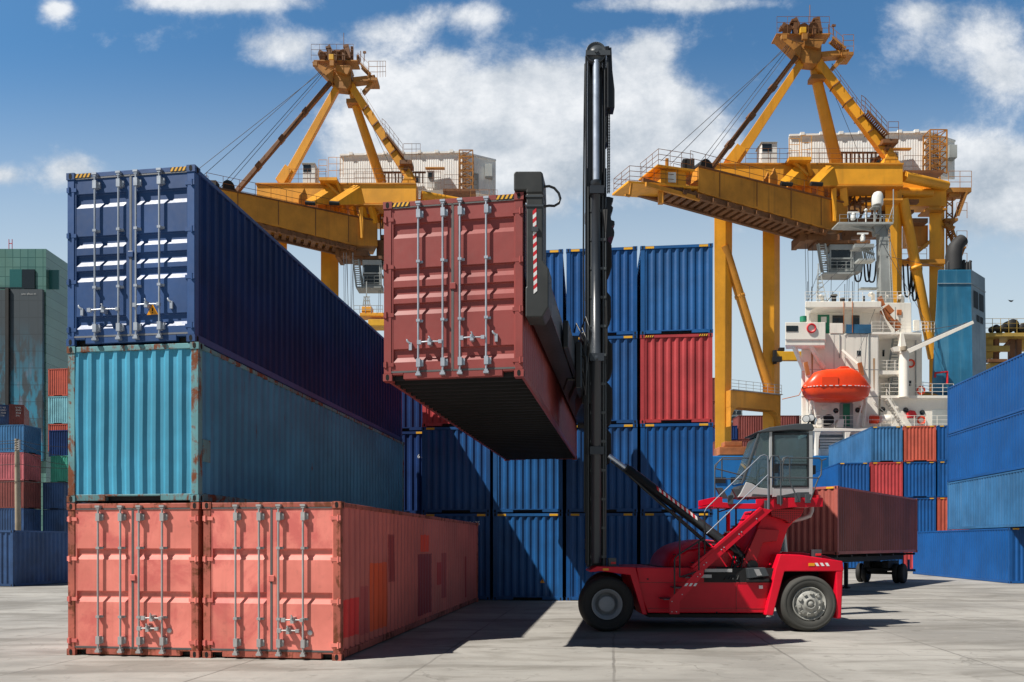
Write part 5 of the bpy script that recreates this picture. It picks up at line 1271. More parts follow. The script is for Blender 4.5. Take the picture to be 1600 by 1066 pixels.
# windows and doors
mb = MB()
for (x0, x1, y0, y1) in ((1339, 1345, 548, 556), (1271, 1276, 548, 556)): mb.pbox(x0, x1, y0, y1, SY-.03, SY-.002)
mb.build('window', M['win'], SHP).parent = hou
mb = MB()
for (x0, x1, y0, y1) in ((1379, 1382, 547, 557), (1420, 1424, 595, 603)): mb.pbox(x0, x1, y0, y1, SY+2.15, SY+2.19)
mb.build('window', M['win'], SHP)
mb = MB(); mb.pp([(1312,672),(1312,632),(1315,628),(1330,628),(1333,632),(1333,672)], SY-.05, SY-.003); rec = mb.build('door_recess', M['shipg'], SHP); rec.parent = hou
mb = MB(); mb.pbox(1317.5, 1328, 631, 666, SY-.09, SY-.052); mb.build('green_door', M['doorgr'], SHP).parent = rec
for (x_, y_, Y) in ((1340, 641, SY-.01), (1306, 642, SY-.01), (1415, 641, SY+.58), (1441, 645, SY+.58), (1379, 640, SY+.58)):
    mb = MB(); c = S(x_, y_, Y); mb.lathe(c, (0,-1,0), [(.26,0),(.26,.05),(.19,.06),(.18,.02),(.001,.02)], 14); mb.build('porthole', M['win'], SHP)
mb = MB(); mb.pp([(1418,644),(1423,641),(1430,642),(1433,648),(1431,653),(1419,653)], SY+.3, SY+.58); mb.build('fire_box', M['redw'], SHP, bevel=.05)
for (x0, x1, mt) in ((1359, 1372, 'orange'), (1375, 1395, 'shipw')):
    mb = MB(); a = S(x0, 655.5, SY-.6); q = S(x1, 655.5, SY-.6); mb.tube([a, a+Vector((.06,0,0)), a.lerp(q,.5), q-Vector((.06,0,0)), q], [.35,.45,.45,.45,.35], 14); mb.build('life_raft', M[mt], SHP)
# platforms, rails, stairs of the recessed part
mb = MB()
mb.pbox(1373.2, 1411, 579, 585, SY+.3, SY+2.15); mb.pp([(1400,585.3),(1411,585.3),(1411,595)], SY+.35, SY+.5); mb.pbox(1376, 1500, 618, 622, SY+.2, SY+2.1); mb.build('side_deck', M['shipw'], SHP)
mb = MB()
mb.rail([S(1373,579,SY+.3), S(1411,579,SY+.3)], 1.0, .8, .05, 2); mb.rail([S(1373,618,SY+.2), S(1490,618,SY+.2)], 1.15, 1.1, .05, 2); mb.rail([S(1250,669,73.05), S(1500,669,73.05)], 1.2, 1.1, .05, 2); mb.rail([S(1258,471,SY-.1), S(1420,471,SY-.1)], .95, 1.1, .045, 2); mb.rail([S(1362,519,SY-.1), S(1450,519,SY-.1)], 1.0, 1.1, .05, 2); mb.rail([S(1440,519,SY+2), S(1460,519,SY+4)], 1.1, .9, .05, 2)
mb.build('ship_railing', M['shipw'], SHP)
mb = MB(); mb.stair(S(1395, 578, SY+1), S(1404, 520, SY+1.6), .9, 12, side=(1,0,0)); mb.build('ship_stairway', M['shipg'], SHP)
mb = MB(); mb.stair(S(1410, 664, SY+.2), S(1383, 622, SY+.2), .8, 12, side=(0,1,0)); mb.rail([S(1408,664,SY-.2), S(1385,622,SY-.2)], .9, .9, .05, 1); mb.build('ship_stairway', M['shipw'], SHP)
mb = MB(); mb.stair(S(1392, 620, SY+1.4), S(1402, 586, SY+1.4), .9, 10, side=(1,0,0)); mb.build('ship_stairway', M['shipg'], SHP)
mb = MB()
for (x0,y0,x1,y1) in ((1365,628,1395,657),(1376,480,1384,500)): mb.tube([S(x0,y0,SY-.1), S(x1,y1,SY-.1)], .04, 5)
mb.build('stay_wire', M['shipw'], SHP); mb = MB(); mb.pp([(1270,658),(1284,651),(1282,668),(1272,668)], 73.4, 73.7); mb.build('deck_fitting', M['shipw'], SHP); mb = MB(); mb.pp([(1306,668),(1311,655),(1319,655),(1318,668)], 73.2, 73.8); mb.build('deck_fitting', M['shipw'], SHP); mb = MB(); mb.pp([(1278,668),(1278,655),(1284,655),(1284,668)], 73.3, 73.8); mb.build('deck_fitting', M['shipw'], SHP)
mb = MB(); mb.lathe(S(1293, 657, 73.6), (0,-1,0), [(.3,-.3),(.55,-.3),(.55,-.1),(.35,-.1),(.35,.1),(.55,.1),(.55,.3),(.3,.3)], 16); mb.build('mooring_winch', M['blackm'], SHP)
# deck crane
mb = MB(); mb.tube([S(1412, 621, SY), S(1412, 551, SY)], .46, 18); mb.pp([(1407,552),(1418,552),(1412,521),(1408,521)], SY-.3, SY+.3); mb.pp([(1394,543),(1407,540),(1407,549),(1397,549)], SY-.2, SY+.2)
dcr = mb.build('deck_crane', M['shipw'], SHP)
mb = MB(); mb.taper(S(1417, 550, SY-.2), S(1520, 504, SY-.6), .46, .46, .30, .30); jib = mb.build('crane_jib', M['shipw'], SHP, bevel=.02); jib.parent = dcr
mb = MB(); mb.tube([S(1410,522,SY), S(1515,505,SY-.5)], .03, 4); mb.tube([S(1418,545,SY-.2), S(1512,503,SY-.5)], .03, 4); mb.build('jib_rope', M['rope'], SHP).parent = dcr
mb = MB(); mb.cyl(S(1412,548,SY-.6), S(1412,542,SY-.6), .3, n=12); mb.build('crane_motor', M['wood'], SHP).parent = dcr
# funnel
mb = MB(); Y0, Y1 = 78.5, 82.5
fp = lambda x_, y_, Y: S(x_, y_, Y)
b0 = [S(1455, 612, Y0), S(1520, 612, Y0), S(1541.5, 612, Y0+2.6), S(1476, 612, Y0+3.6)]; 
zt0 = S(0, 421, Y0).z
t0 = [Vector((S(1465.5, 421, Y0).x, Y0, zt0)), Vector((S(1517, 421, Y0).x, Y0, zt0)), Vector((S(1539, 430, Y0+2.6).x, Y0+2.6, zt0)), Vector((S(1486, 421, Y0+3.6).x, Y0+3.6, zt0))]
zb0 = b0[0].z
for p in b0: p.z = zb0
mb.add(b0+t0, [(0,1,5,4),(4,5,6,7),(3,0,4,7),(2,3,7,6)], 0); mb.add([b0[1], b0[2], t0[2], t0[1]], [(0,1,2,3)], 1)
fu = mb.build('funnel', [M['funnel'], M['funnelg']], SHP)
addbevel(fu, .12, 3)
def fface(u0, u1, v0, v1, off):           # rectangle on the right face of the funnel (u along, v up)
    def q(u, v): 
        a = b0[1].lerp(b0[2], u); e = t0[1].lerp(t0[2], u); return a.lerp(e, v)
    n_ = (b0[2]-b0[1]).cross(Vector((0,0,1))).normalized()*off
    return [q(u0,v0)+n_, q(u1,v0)+n_, q(u1,v1)+n_, q(u0,v1)+n_]
mb = MB()
for (u0, u1, v0, v1) in ((.15,.46,.70,.84),(.54,.86,.70,.84),(.34,.55,.595,.65),(.6,.8,.595,.65)): mb.add(fface(u0,u1,v0,v1,.03), [(0,1,2,3)])
mb.build('funnel_vent', M['blackm'], SHP).parent = fu
mb = MB(); mb.tube([t0[0]+Vector((-.04,-.05,-1.5)), t0[1]+Vector((.02,-.05,-1.5)), t0[2]+Vector((.06,0,-1.5))], .05, 5)
mb.build('funnel_band', M['funnelg'], SHP).parent = fu
mb = MB(); mb.tube([S(1490, 424, 80.2), S(1490, 400, 80.2), S(1492, 388, 80.2), S(1497, 381, 80.2), S(1504, 375, 80.2)], [.80,.80,.78,.72,.66], 16); mb.build('exhaust_pipe', M['soot'], SHP).parent = fu
for (x_, y_) in ((1481, 412), (1505, 410), (1510, 413), (1515, 411), (1501, 416)):
    mb = MB(); mb.tube([S(x_, 424, 80), S(x_, y_, 80), S(x_+1.5, y_-3, 80)], [.22,.2,.16], 8); mb.build('exhaust_pipe', M['soot'], SHP).parent = fu
mb = MB(); mb.tube([S(1461,590,78.2), S(1461,583,78.2), S(1480,581,78.2), S(1480,600,78.2)], .12, 6); mb.build('deck_pipe', M['redw'], SHP)
# radar mast
mb = MB(); mb.taper(S(1383, 490, 77.5), S(1377.5, 350, 77.5), 1.25, 1.0, .80, .8); mb.pp([(1366,352),(1392,352),(1386,366),(1369,366)], 77.1, 77.9); mst = mb.build('radar_mast', M['shipg'], SHP, bevel=.03)
mb = MB(); mb.pp([(1310,347),(1396,347),(1396,349.5),(1366,350),(1330,350),(1310,349)], 76.7, 78.3); pf0 = mb.build('mast_platform', M['shipg'], SHP); pf0.parent = mst
mb = MB(); mb.pbox(1336, 1366, 381, 386, 76.9, 78.1); mb.pbox(1342, 1368, 404, 407, 77, 78); mb.bar(S(1352,384,77.5), S(1352,406,77.5), .12); mb.build('radar_platform', M['shipg'], SHP).parent = mst; mb = MB(); mb.pbox(1345, 1372, 449, 451, 77.2, 77.8); mb.build('lamp_bracket', M['shipg'], SHP).parent = mst; mb = MB(); mb.bar(S(1312,351,77.5),S(1368,361,77.5),.2); mb.bar(S(1338,386,77.5),S(1366,398,77.5),.18)
for k in range(7): mb.bar(S(1345+k*3, 386, 77.4), S(1348+k*3, 405, 77.6), .08)
pf = mb.build('mast_platform', M['shipg'], SHP); pf.parent = mst
mb = MB(); mb.rail([S(1312,347,76.3), S(1395,347,76.3), S(1395,347,78.5)], .75, .9, .05, 1); mb.tube([S(1396,347,77), S(1396,296,77)], .06, 5); mb.tube([S(1387,349,77), S(1397,318,77)], .04, 5)
for i in range(30): mb.bar(S(1387.5+i*.18, 358+i*4.2, 77), S(1390+i*.18, 358+i*4.2, 77), .05)
mb.bar(S(1387.5,358,77),S(1393,482,77),.07); mb.bar(S(1390,358,77),S(1395.6,482,77),.07); mb.build('mast_railing', M['shipg'], SHP).parent = mst
mb = MB(); c = S(1371, 321, 77.4); mb.lathe(c, (0,0,1), [(.53,0),(.55,.15),(.55,.75),(.50,1.05),(.36,1.28),(.18,1.37),(.001,1.39)], 24); mb.build('radome', M['white'], SHP).parent = mst
mb = MB(); 
for x_ in (1366.5, 1375.5): mb.bar(S(x_, 347, 77.4), S(x_, 321.5, 77.4), .16)
mb.bar(S(1366.5,346,77.4), S(1375.5,324,77.4), .10); mb.pbox(1364, 1378, 321.5, 323, 77, 77.8); mb.build('radome_stand', M['shipg'], SHP).parent = mst
for (x_, y_) in ((1333, 337), (1348, 370)):
    mb = MB(); c = S(x_, y_, 77); mb.box(c.x-.55, c.x+.55, c.y-.08, c.y+.08, c.z+.24, c.z+.38); mb.tube([c+Vector((0,0,.24)), c+Vector((0,0,-.1)), c+Vector((0,0,-.45))], [.16,.26,.22], 10); mb.build('radar_scanner', M['white'], SHP).parent = mst
mb = MB(); mb.tube([S(1353,347,76.8), S(1353,330,76.8)], .07, 6); mb.lathe(S(1353,330,76.8), (0,0,1), [(.14,0),(.2,.12),(.001,.3)], 10); mb.build('mast_light', M['white'], SHP).parent = mst
# antenna lattice on the bridge roof
mb = MB(); b_ = [(-.5,-.3),(.5,-.3),(0,.5)]
for (dx, dy) in b_: mb.bar(S(1282,471,76)+Vector((dx,dy,0)), S(1279,421,76)+Vector((dx*.15,dy*.15,0)), .07)
for i in range(7):
    f = i/7; p = S(1282,471,76).lerp(S(1279,421,76), f); k = 1-.85*f
    for j in range(3): mb.bar(p+Vector((b_[j][0]*k, b_[j][1]*k, 0)), p+Vector((b_[(j+1)%3][0]*k, b_[(j+1)%3][1]*k, .0)), .05)
mb.tube([S(1279,421,76), S(1278.5,412,76)], .06, 5); mb.build('antenna_lattice', M['shipg'], SHP)
mb = MB()
for (x_, y_) in ((1262, 440), (1268, 448), (1320, 444), (1332, 440), (1341, 430), (1301, 455)): mb.tube([S(x_, 471, 76), S(x_, y_, 76)], .03, 4)
mb.cyl(S(1303,471,76), S(1303,463,76), .22, n=10); mb.cyl(S(1303,463,76), S(1303,461,76), .34, n=10); mb.cyl(S(1316,471,76), S(1316,466,76), .22, n=10); mb.cyl(S(1350,471,76), S(1350,463,76), .10, n=8); mb.cyl(S(1328,471,76), S(1328,467,76), .16, n=8); mb.bar(S(1292,471,76),S(1301,461,76),.08)
mb.tube([S(1262,471,76), S(1279,424,76)], .02, 4); mb.tube([S(1300,460,76), S(1372,380,77.3)], .02, 4); mb.build('antenna', M['blackm'], SHP)
rs = random.Random(21); mb = MB()
for (x0, y0, Y0_, x1, y1, Y1_) in ((1383,352,77,1262,470,75),(1383,352,77,1424,474,76),(1379,380,77,1455,518,76),(1384,400,77,1490,422,79),(1372,470,75,1338,560,74),(1372,470,75,1405,522,75)): mb.tube([S(x0,y0,Y0_), S(x1,y1,Y1_)], .022, 4)
mb.build('rigging', M['rope'], SHP)
for (x_, y0, y1) in ((1357, 522, 600), (1312, 522, 560), (1388, 586, 618), (1431, 522, 618), (1399, 480, 519)):
    mb = MB(); mb.tube([S(x_, y0, SY-.06 if x_ < 1373 else SY+2.1), S(x_, y1, SY-.06 if x_ < 1373 else SY+2.1)], .05, 5); mb.build('drain_pipe', M['shipg'], SHP)
for (x0, x1, y0, y1, Y_) in ((1262, 1269, 640, 650, SY-.25), (1285, 1294, 634, 641, SY-.2), (1345, 1352, 634, 645, SY-.25), (1383, 1390, 596, 606, SY+2.0), (1402, 1409, 484, 492, SY+2.3), (1428, 1437, 500, 516, SY+2.1), (1396, 1404, 630, 638, SY+.45)):
    mb = MB(); mb.pbox(x0, x1, y0, y1, Y_, Y_+.19); mb.build('wall_box', M[rs.choice(['shipg', 'shipw', 'towerg'])], SHP, bevel=.02)
for (x_, y_, h_) in ((1364, 470, 9), (1390, 472, 7), (1410, 473, 8), (1285, 471, 6)):
    mb = MB(); mb.tube([S(x_, y_, SY+3), S(x_, y_-h_, SY+3), S(x_-3, y_-h_-2, SY+2.8), S(x_-5, y_-h_, SY+2.6)], .2, 8); mb.build('roof_vent', M['shipw'], SHP)
mb = MB()
for (x_, y_, w_, h_) in ((1267, 540, .25, 3.0), (1330, 600, .18, 2.4), (1364, 560, .2, 3.2), (1300, 580, .14, 2.0)):
    p = S(x_, y_, SY-.012); mb.add([p, p+Vector((w_,0,0)), p+Vector((w_*.7,0,-h_)), p+Vector((w_*.3,0,-h_*.9))], [(0,1,2,3)])
mb.build('rust_streak', M['rusts'], SHP)
mb = MB(); mb.taper(S(1374, 464, 75.6), S(1380, 478, 75.6), .35, .3, .3, .3); mb.bar(S(1378, 484, 75.4), S(1404, 515, 75.4), .45, .35); mb.bar(S(1383, 480, 75.4), S(1392, 490, 75.4), .7, .5); mb.bar(S(1396, 502, 75.4), S(1404, 512, 75.4), .6, .5); mb.build('red_davit', M['towerg'], SHP)
mb = MB()
for x_ in (1318.5, 1332): mb.bar(S(x_, 520, SY-.15), S(x_, 471, SY-.25), .05)
mb.build('red_pipe', M['towerg'], SHP)
# davits for the boat
mb = MB()
mb.bar(S(1258, 566, 73.2), S(1265, 594, 73.2), .3, .35); mb.bar(S(1260, 578, 73.2), S(1262, 668, 74.0), .22, .3); mb.bar(S(1268, 626, 73.2), S(1262, 668, 73.4), .14); mb.bar(S(1270, 626, 73.2), S(1278, 668, 73.4), .14); mb.build('boat_davit', M['shipw'], SHP); mb = MB(); mb.bar(S(1343, 567, 73.2), S(1352, 596, 73.2), .3, .35); mb.bar(S(1345, 570, 73.6), S(1357, 600, 73.6), .22, .25); mb.bar(S(1356, 598, 73.2), S(1346, 668, 74), .2, .3); mb.bar(S(1316, 547, 74.2), S(1344, 572, 73.4), .16, .2); mb.bar(S(1338, 668, 73.4), S(1348, 628, 73.2), .14); mb.bar(S(1350, 668, 73.4), S(1354, 628, 73.2), .14)
mb.build('boat_davit', M['shipw'], SHP)
mb = MB()
for (x_, y_) in ((1260, 572), (1344.5, 573)): mb.bar(S(x_-1.5, y_-6, 73.0), S(x_+2.5, y_+14, 73.0), .34, .3)
mb.tube([S(1258,600,73.4), S(1248,618,73.4), S(1222,624,73.8)], .04, 4); mb.build('davit_hook', M['towerg'], SHP)
mb = MB(); mb.pbox(1124, 1172, 698, 711, 75, 77); mb.pbox(1132, 1160, 690, 697.5, 75.3, 76.5); mb.build('deck_hatch', M['towerg'], SHP, bevel=.05)
mb = MB()
for x_ in (1118, 1142): mb.pbox(x_, x_+16, 746, 755, 72.80, 72.95)
mb.build('hull_opening', M['blackm'], SHP)
# lifeboat
LB_ = thing('lifeboat', 'bright orange enclosed lifeboat hanging on davits at the white ship side', 'lifeboat', S(1306, 607, 73.1))
cx = S(1306, 607, 73.1); kx = 73.1/F
st = [(1254,604,607,611,.25),(1257,600,607,616,.62),(1263,592,607,623,.98),(1272,582.5,607,626.5,1.18),(1285,579,607,627.5,1.27),(1305,577.5,607,628,1.3),(1325,576.5,607,628,1.26),(1336,581,607,627.5,1.15),(1346,591,607,626,.95),(1354,600,606.5,621,.6),(1358,603.5,606.5,611,.25)]
can = MB(); hul = MB(); nA = 11; rc = []; rh = []
for (x_, yt, yg, yb, hw) in st:
    X_ = S(x_, 0, 73.1).x; zg = S(0, yg, 73.1).z; ztp = S(0, yt, 73.1).z; zbt = S(0, yb, 73.1).z
    rc += [Vector((X_, 73.1-hw*.96*math.copysign(abs(math.cos(a))**.55, math.cos(a)), zg+(ztp-zg)*abs(math.sin(a))**.75)) for a in [math.pi*k/(nA-1) for k in range(nA)]]
    rh += [Vector((X_, 73.1-hw*math.copysign(abs(math.cos(a))**.5, math.cos(a)), zg-.02-(zg-zbt)*abs(math.sin(a))**.8)) for a in [math.pi*k/(nA-1) for k in range(nA)]]
def loft(mb, ring, n):
    k = len(ring)//n; mb.add(ring, [(j*n+i, j*n+i+1, (j+1)*n+i+1, (j+1)*n+i) for j in range(k-1) for i in range(n-1)]+[tuple(range(n)), tuple(range(k*n-1, (k-1)*n-1, -1))], 0, True)
loft(can, rc, nA); loft(hul, rh, nA)
hul.build('boat_hull', M['orange'], LB_); cn = can.build('canopy', M['orange'], LB_)
mb = MB(); mb.prism([S(1312,578,72.7), S(1313,572.5,72.7), S(1325,572,72.7), S(1332,577,72.7), S(1336,583,72.7)], (0,.8,0)); mb.build('helm_tower', M['orange'], LB_, bevel=.05).parent = cn
mb = MB(); ga = [Vector((p.x, p.y-.03, S(0,607,73.1).z)) for p in [rc[i*nA] for i in range(len(st))]]; gb = [Vector((p.x, p.y+.03, S(0,607,73.1).z)) for p in [rc[i*nA+nA-1] for i in range(len(st))]]
mb.tube(ga, .07, 6); mb.tube(gb, .07, 6); mb.build('rubbing_strake', M['orange'], LB_)
mb = MB()
for i in range(1, len(ga)-1):
    for f in (.1, .55): a = ga[i].lerp(ga[i+1], f); q = ga[i].lerp(ga[i+1], f+.25); mb.bar(a+Vector((0,-.075,.0)), q+Vector((0,-.075,.0)), .02, .07)
mb.build('reflective_tape', M['whitew'], LB_)
mb = MB(); mb.pp([(1284,604),(1284,589),(1310,588.5),(1310,604)], 71.80, 71.86); mb.build('side_hatch', M['orange'], LB_, bevel=.02)

# ------------------------------------------------------------------ far buildings, tower, pole, yard crane, bird
m, t, b = newmat('green_curtain_wall'); v, raw = objvec(t, False)
br_ = t.new('ShaderNodeTexBrick'); t.l.new(t.mapping(raw, (1,1,1), rot=(R(90),0,0)), br_.inputs[0]); br_.offset = 0; br_.inputs['Scale'].default_value = 1
br_.inputs['Color1'].default_value = (.09,.20,.185,1); br_.inputs['Color2'].default_value = (.13,.26,.235,1); br_.inputs['Mortar'].default_value = (.03,.10,.09,1)
br_.inputs['Mortar Size'].default_value = .07; br_.inputs['Brick Width'].default_value = 1.5; br_.inputs['Row Height'].default_value = 1.9; br_.inputs['Mortar Smooth'].default_value = .2
nn = t.noise(raw, .12, 4); c = t.mix(t.ramp(nn, .35, .7), br_.outputs[0], (.11,.20,.16), 'MIX'); c = t.mix(.55, br_.outputs[0], c)
t.l.new(c, b.inputs['Base Color']); b.inputs['Roughness'].default_value = .25; M['curtain'] = m
m, t, b = newmat('advert_screen_mesh'); v, raw = objvec(t, False)
s = t.sep(raw); n1 = t.noise(t.mapping(raw, (.35,.35,.10), rot=(0,R(35),0)), 1.1, 6, .65)
low = t.ramp(s[2], 48, 26); k = t.m('MULTIPLY', t.ramp(n1, .46, .56), low); k2 = t.m('MULTIPLY', t.ramp(t.noise(t.mapping(raw, (.5,.5,.16), rot=(0,R(-25),0)), 1.3, 4), .55, .66), low)
gx = t.m('LESS_THAN', t.m('FRACT', t.m('MULTIPLY', s[0], .55)), .06); gz = t.m('LESS_THAN', t.m('FRACT', t.m('MULTIPLY', s[2], .3)), .05)
c = t.mix(k, (.045,.06,.072), (.03,.22,.34)); c = t.mix(k2, c, (.12,.16,.22)); c = t.mix(t.m('MULTIPLY', t.m('MAXIMUM', gx, gz), .5), c, (.02,.03,.035))
t.l.new(c, b.inputs['Base Color']); b.inputs['Roughness'].default_value = .5; M['advert'] = m
YT = 150.0
M['tglz'] = plain('teal_glazing', (.03, .13, .13), .2)
TW = thing('office_tower', 'green glass tower with a dark advertising screen, behind the left stacks', 'tower', (P(20, 850, YT).x, YT, 0))
ztw = Z(389, YT); xa, xb = X(-120, YT), X(72, YT); xc = X(106, YT+8)
mb = MB()
mb.prism([(xa, YT, 0), (xb, YT, 0), (xc, YT+9, 0), (xc, YT+30, 0), (xa, YT+30, 0)], (0, 0, ztw))
bd = mb.build('tower_body', M['curtain'], TW)
mb = MB(); mb.pbox(15, 34, 421, 451, YT-.05, YT-.01); mb.build('upper_glazing', M['tglz'], TW); mb = MB(); mb.pbox(75, 92, 422, 452, YT+1.0, YT+1.2); mb.build('upper_glazing', M['tglz'], TW)
mb = MB(); mb.pbox(34.5, 54, 421, 451, YT-.25, YT-.06); mb.pbox(-30, 54, 449, 451, YT-.6, YT-.3); mb.build('roof_opening', M['win'], TW)
mb = MB(); mb.prism([(xb+3.2, YT+5.6, 0), (xb+3.9, YT+6.9, 0), (xb+4.2, YT+6.6, 0), (xb+3.5, YT+5.3, 0)], (0,0,Z(455, YT))); mb.build('facade_slot', M['win'], TW)
mb = MB(); mb.pbox(13.5, 66, 452, 720, YT-.8, YT-.1); mb.pbox(-100, 8, 453, 720, YT-.8, YT-.1); sc_ = mb.build('advert_screen', M['advert'], TW)
mb = MB(); mb.pbox(8.2, 13.2, 450, 720, YT-1.2, YT-.4); mb.build('screen_mast', M['blackm'], TW).parent = sc_
text_mark(TW, 'unn ahuu m', (P(37.5, 463, YT).x-TW.location.x, -.86, Z(463, YT)), (R(90),0,0), .62, M['galvd'], parent=sc_)
mb = MB()
for x_ in (14, 19): mb.tube([P(x_, 389, YT+5), P(x_, 374, YT+5)], .08, 4)
mb.pbox(14, 19, 380, 381, YT+5, YT+5.1); mb.build('roof_antenna', M['redw'], TW)
OB = thing('office_building', 'pale far office block with window bands seen between the crane legs', 'building', (P(1146, 850, 250).x, 250, 0))
mb = MB(); mb.pp([(1122,630),(1160,630),(1160,850),(1122,850)], 250, 262); mb.build('office_wall', M['officew'], OB)
mb = MB()
for r_ in range(6):
    for c_ in range(4): mb.pbox(1126+c_*8.5, 1132.5+c_*8.5, 633+r_*9, 639+r_*9, 249.7, 249.95)
mb.build('office_window', M['win'], OB)
PO = thing('wooden_utility_pole', 'leaning weathered wooden pole with wires at the left edge', 'pole', (P(29, 890, 50).x, 50, 0))
mb = MB(); a = P(29, 894, 50); a.z = 0; mb.tube([a, P(27.5, 760, 50), P(26.5, 686, 50)], [.19, .17, .14], 10); mb.build('pole_shaft', M['wood'], PO)
mb = MB()
for k_ in range(5): mb.bar(P(26.5, 690+k_*3.2, 49.8), P(32, 689+k_*3.2, 49.8), .05); mb.cyl(P(30.5, 690+k_*3.2, 49.75), P(30.5, 687.5+k_*3.2, 49.75), .05, n=8)
mb.build('insulator', M['galvd'], PO)
mb = MB()
for (y0, y1, y2) in ((688, 697, 704), (692, 709, 727), (725, 731, 735), (752, 754, 752), (700, 722, 740)):
    p, q = P(29.5, y0, 49.8), P(190, y2, 60); mid_ = P(75, y1, 53); mb.tube([p, p.lerp(mid_, .5)+Vector((0,0,-.05)), mid_, q], .018, 4)
    mb.tube([p, P(-60, y0+6, 50)], .018, 4)
mb.build('wire', M['cable'], PO)
YCR = thing('yard_gantry', 'weathered yellow gantry walkway with cable drums above the right edge stack', 'gantry', (P(1580, 850, 92).x, 92, 0))
M['yard'] = paint('weathered_yard_yellow', (.50, .33, .07), .6, .25, .5, rust=.35, dirt=.3, sc=.5)
mb = MB(); mb.pbox(1536, 1640, 520, 526, 91, 94); mb.pbox(1538, 1552, 527, 560, 92, 93); mb.pbox(1548, 1640, 566, 600, 91.5, 93); mb.pbox(1585, 1640, 528, 545, 92.5, 94); mb.pbox(1540, 1578, 540, 549, 91.6, 92); mb.build('gantry_beam', M['yard'], YCR, bevel=.04)
mb = MB()
for x_ in (1556, 1580, 1591): mb.bar(P(x_, 526, 92.3), P(x_, 580, 92.3), .55, .5)
for x_ in (1548, 1596, 1632): a = P(x_, 580, 92.6); mb.box(a.x-.4, a.x+.4, a.y-.4, a.y+.4, 0, a.z)
mb.bar(P(1556,555,92.2),P(1580,530,92.2),.25); mb.pbox(1545, 1574, 561, 565.5, 90.8, 91.4); mb.build('gantry_frame', M['cranek'], YCR)
mb = MB(); mb.rail([P(1538,520,91.1), P(1640,520,91.1)], 1.7, 1.0, .06, 2); mb.build('gantry_railing', M['yard'], YCR)
for (x_, r_) in ((1579, .75), (1565, .48), (1596, .6), (1553, .4)):
    mb = MB(); mb.lathe(P(x_, 510 if r_ > .7 else 514, 92), (0,-1,0), [(.05,-.5),(r_,-.5),(r_,-.35),(r_*.8,-.3),(r_*.8,.3),(r_,.35),(r_,.5),(.05,.5)], 18); mb.build('cable_drum', M['blackm'], YCR)
BD = MB(); c = P(1580, 470, 100)
def bp(x_, y_, dy=0): return Vector((c.x+(x_-1580)*.0847, 100+dy, c.z-(y_-470)*.0847))
BD.tube([bp(1576.5, 470.4), bp(1578, 470.3), bp(1580, 470.8), bp(1582, 470.4), bp(1583, 470.0)], [.02,.09,.12,.08,.02], 8)
for s_ in (-1, 1):
    BD.prism([bp(1580-1, 470.3), bp(1580+s_*2.2, 469.2), bp(1580+s_*5, 468.6), bp(1580+s_*2.4, 470.0), bp(1580+.6, 471)], (0, .06, 0))
bo_ = BD.build('bird', M['soot'], None, off=c); tag(bo_, 'small dark bird gliding in the sky beside the blue funnel', 'bird')

# ------------------------------------------------------------------ ground, water, far quay
def sheet_obj(name, x0, x1, y0, y1, z, mat, kind='structure'):
    mb = MB(); mb.add([(x0,y0,z),(x1,y0,z),(x1,y1,z),(x0,y1,z)], [(0,1,2,3)]); o = mb.build(name, mat); o['kind'] = kind; return o
m, t, b = newmat('concrete_slabs'); tc = t.new('ShaderNodeTexCoord'); v = tc.outputs['Object']
vr = t.mapping(v, rot=(0,0,math.atan(.1317)))
wob = t.noise(v, 1.3, 4); s = t.sep(vr)
xx = t.m('ADD', s[0], t.m('MULTIPLY', t.m('SUBTRACT', wob, .5), .10)); yy = t.m('ADD', s[1], t.m('MULTIPLY', t.m('SUBTRACT', wob, .5), .10))
def joint(u, per, off, w):
    f = t.m('ABSOLUTE', t.m('SUBTRACT', t.m('FRACT', t.m('ADD', t.m('DIVIDE', t.m('SUBTRACT', u, off), per), .5)), .5))
    return t.ramp(f, w*2.2/per, w*.6/per)
j = t.m('MAXIMUM', joint(xx, 3.08, .045, .016), joint(yy, 6.1, 2.2, .014))
n1 = t.noise(v, .22, 6, .62, .4); n2 = t.noise(v, 2.2, 8, .7); n3 = t.noise(v, 26, 5, .7); n4 = t.noise(t.mapping(v, (.35, 1.3, 1)), .6, 6, .6, 1.0)
c = t.mix(t.ramp(n1, .34, .66), (.250,.238,.218), (.385,.368,.338)); c = t.mix(t.m('MULTIPLY', t.ramp(n4, .48, .64), .60), c, (.15,.138,.118)); c = t.mix(t.m('MULTIPLY', t.ramp(n2, .55, .70), .55), c, (.14,.128,.112))
c = t.mix(t.m('MULTIPLY', t.ramp(n2, .42, .28), .35), c, (.45,.42,.37)); c = t.mix(t.m('MULTIPLY', t.ramp(n3, .5, .8), .3), c, (.20,.19,.17))
# fine wandering cracks
vc = t.new('ShaderNodeTexVoronoi', feature='DISTANCE_TO_EDGE'); wv = t.new('ShaderNodeVectorMath', operation='ADD'); nv = t.new('ShaderNodeTexNoise'); t.l.new(v, nv.inputs[0]); nv.inputs['Scale'].default_value = 1.2; nv.inputs['Detail'].default_value = 5
t.l.new(nv.outputs['Color'], wv.inputs[0]); t.l.new(v, wv.inputs[1]); t.l.new(wv.outputs[0], vc.inputs[0]); vc.inputs['Scale'].default_value = .27
cr = t.m('MULTIPLY', t.ramp(vc.outputs['Distance'], .006, .0015), t.ramp(t.noise(v, .35, 2), .48, .56))
c = t.mix(t.m('MULTIPLY', t.m('MAXIMUM', t.m('MULTIPLY', t.m('MULTIPLY', j, t.ramp(n1, .30, .60)), .55), t.m('MULTIPLY', cr, .30)), 1.0), c, (.085,.078,.07))
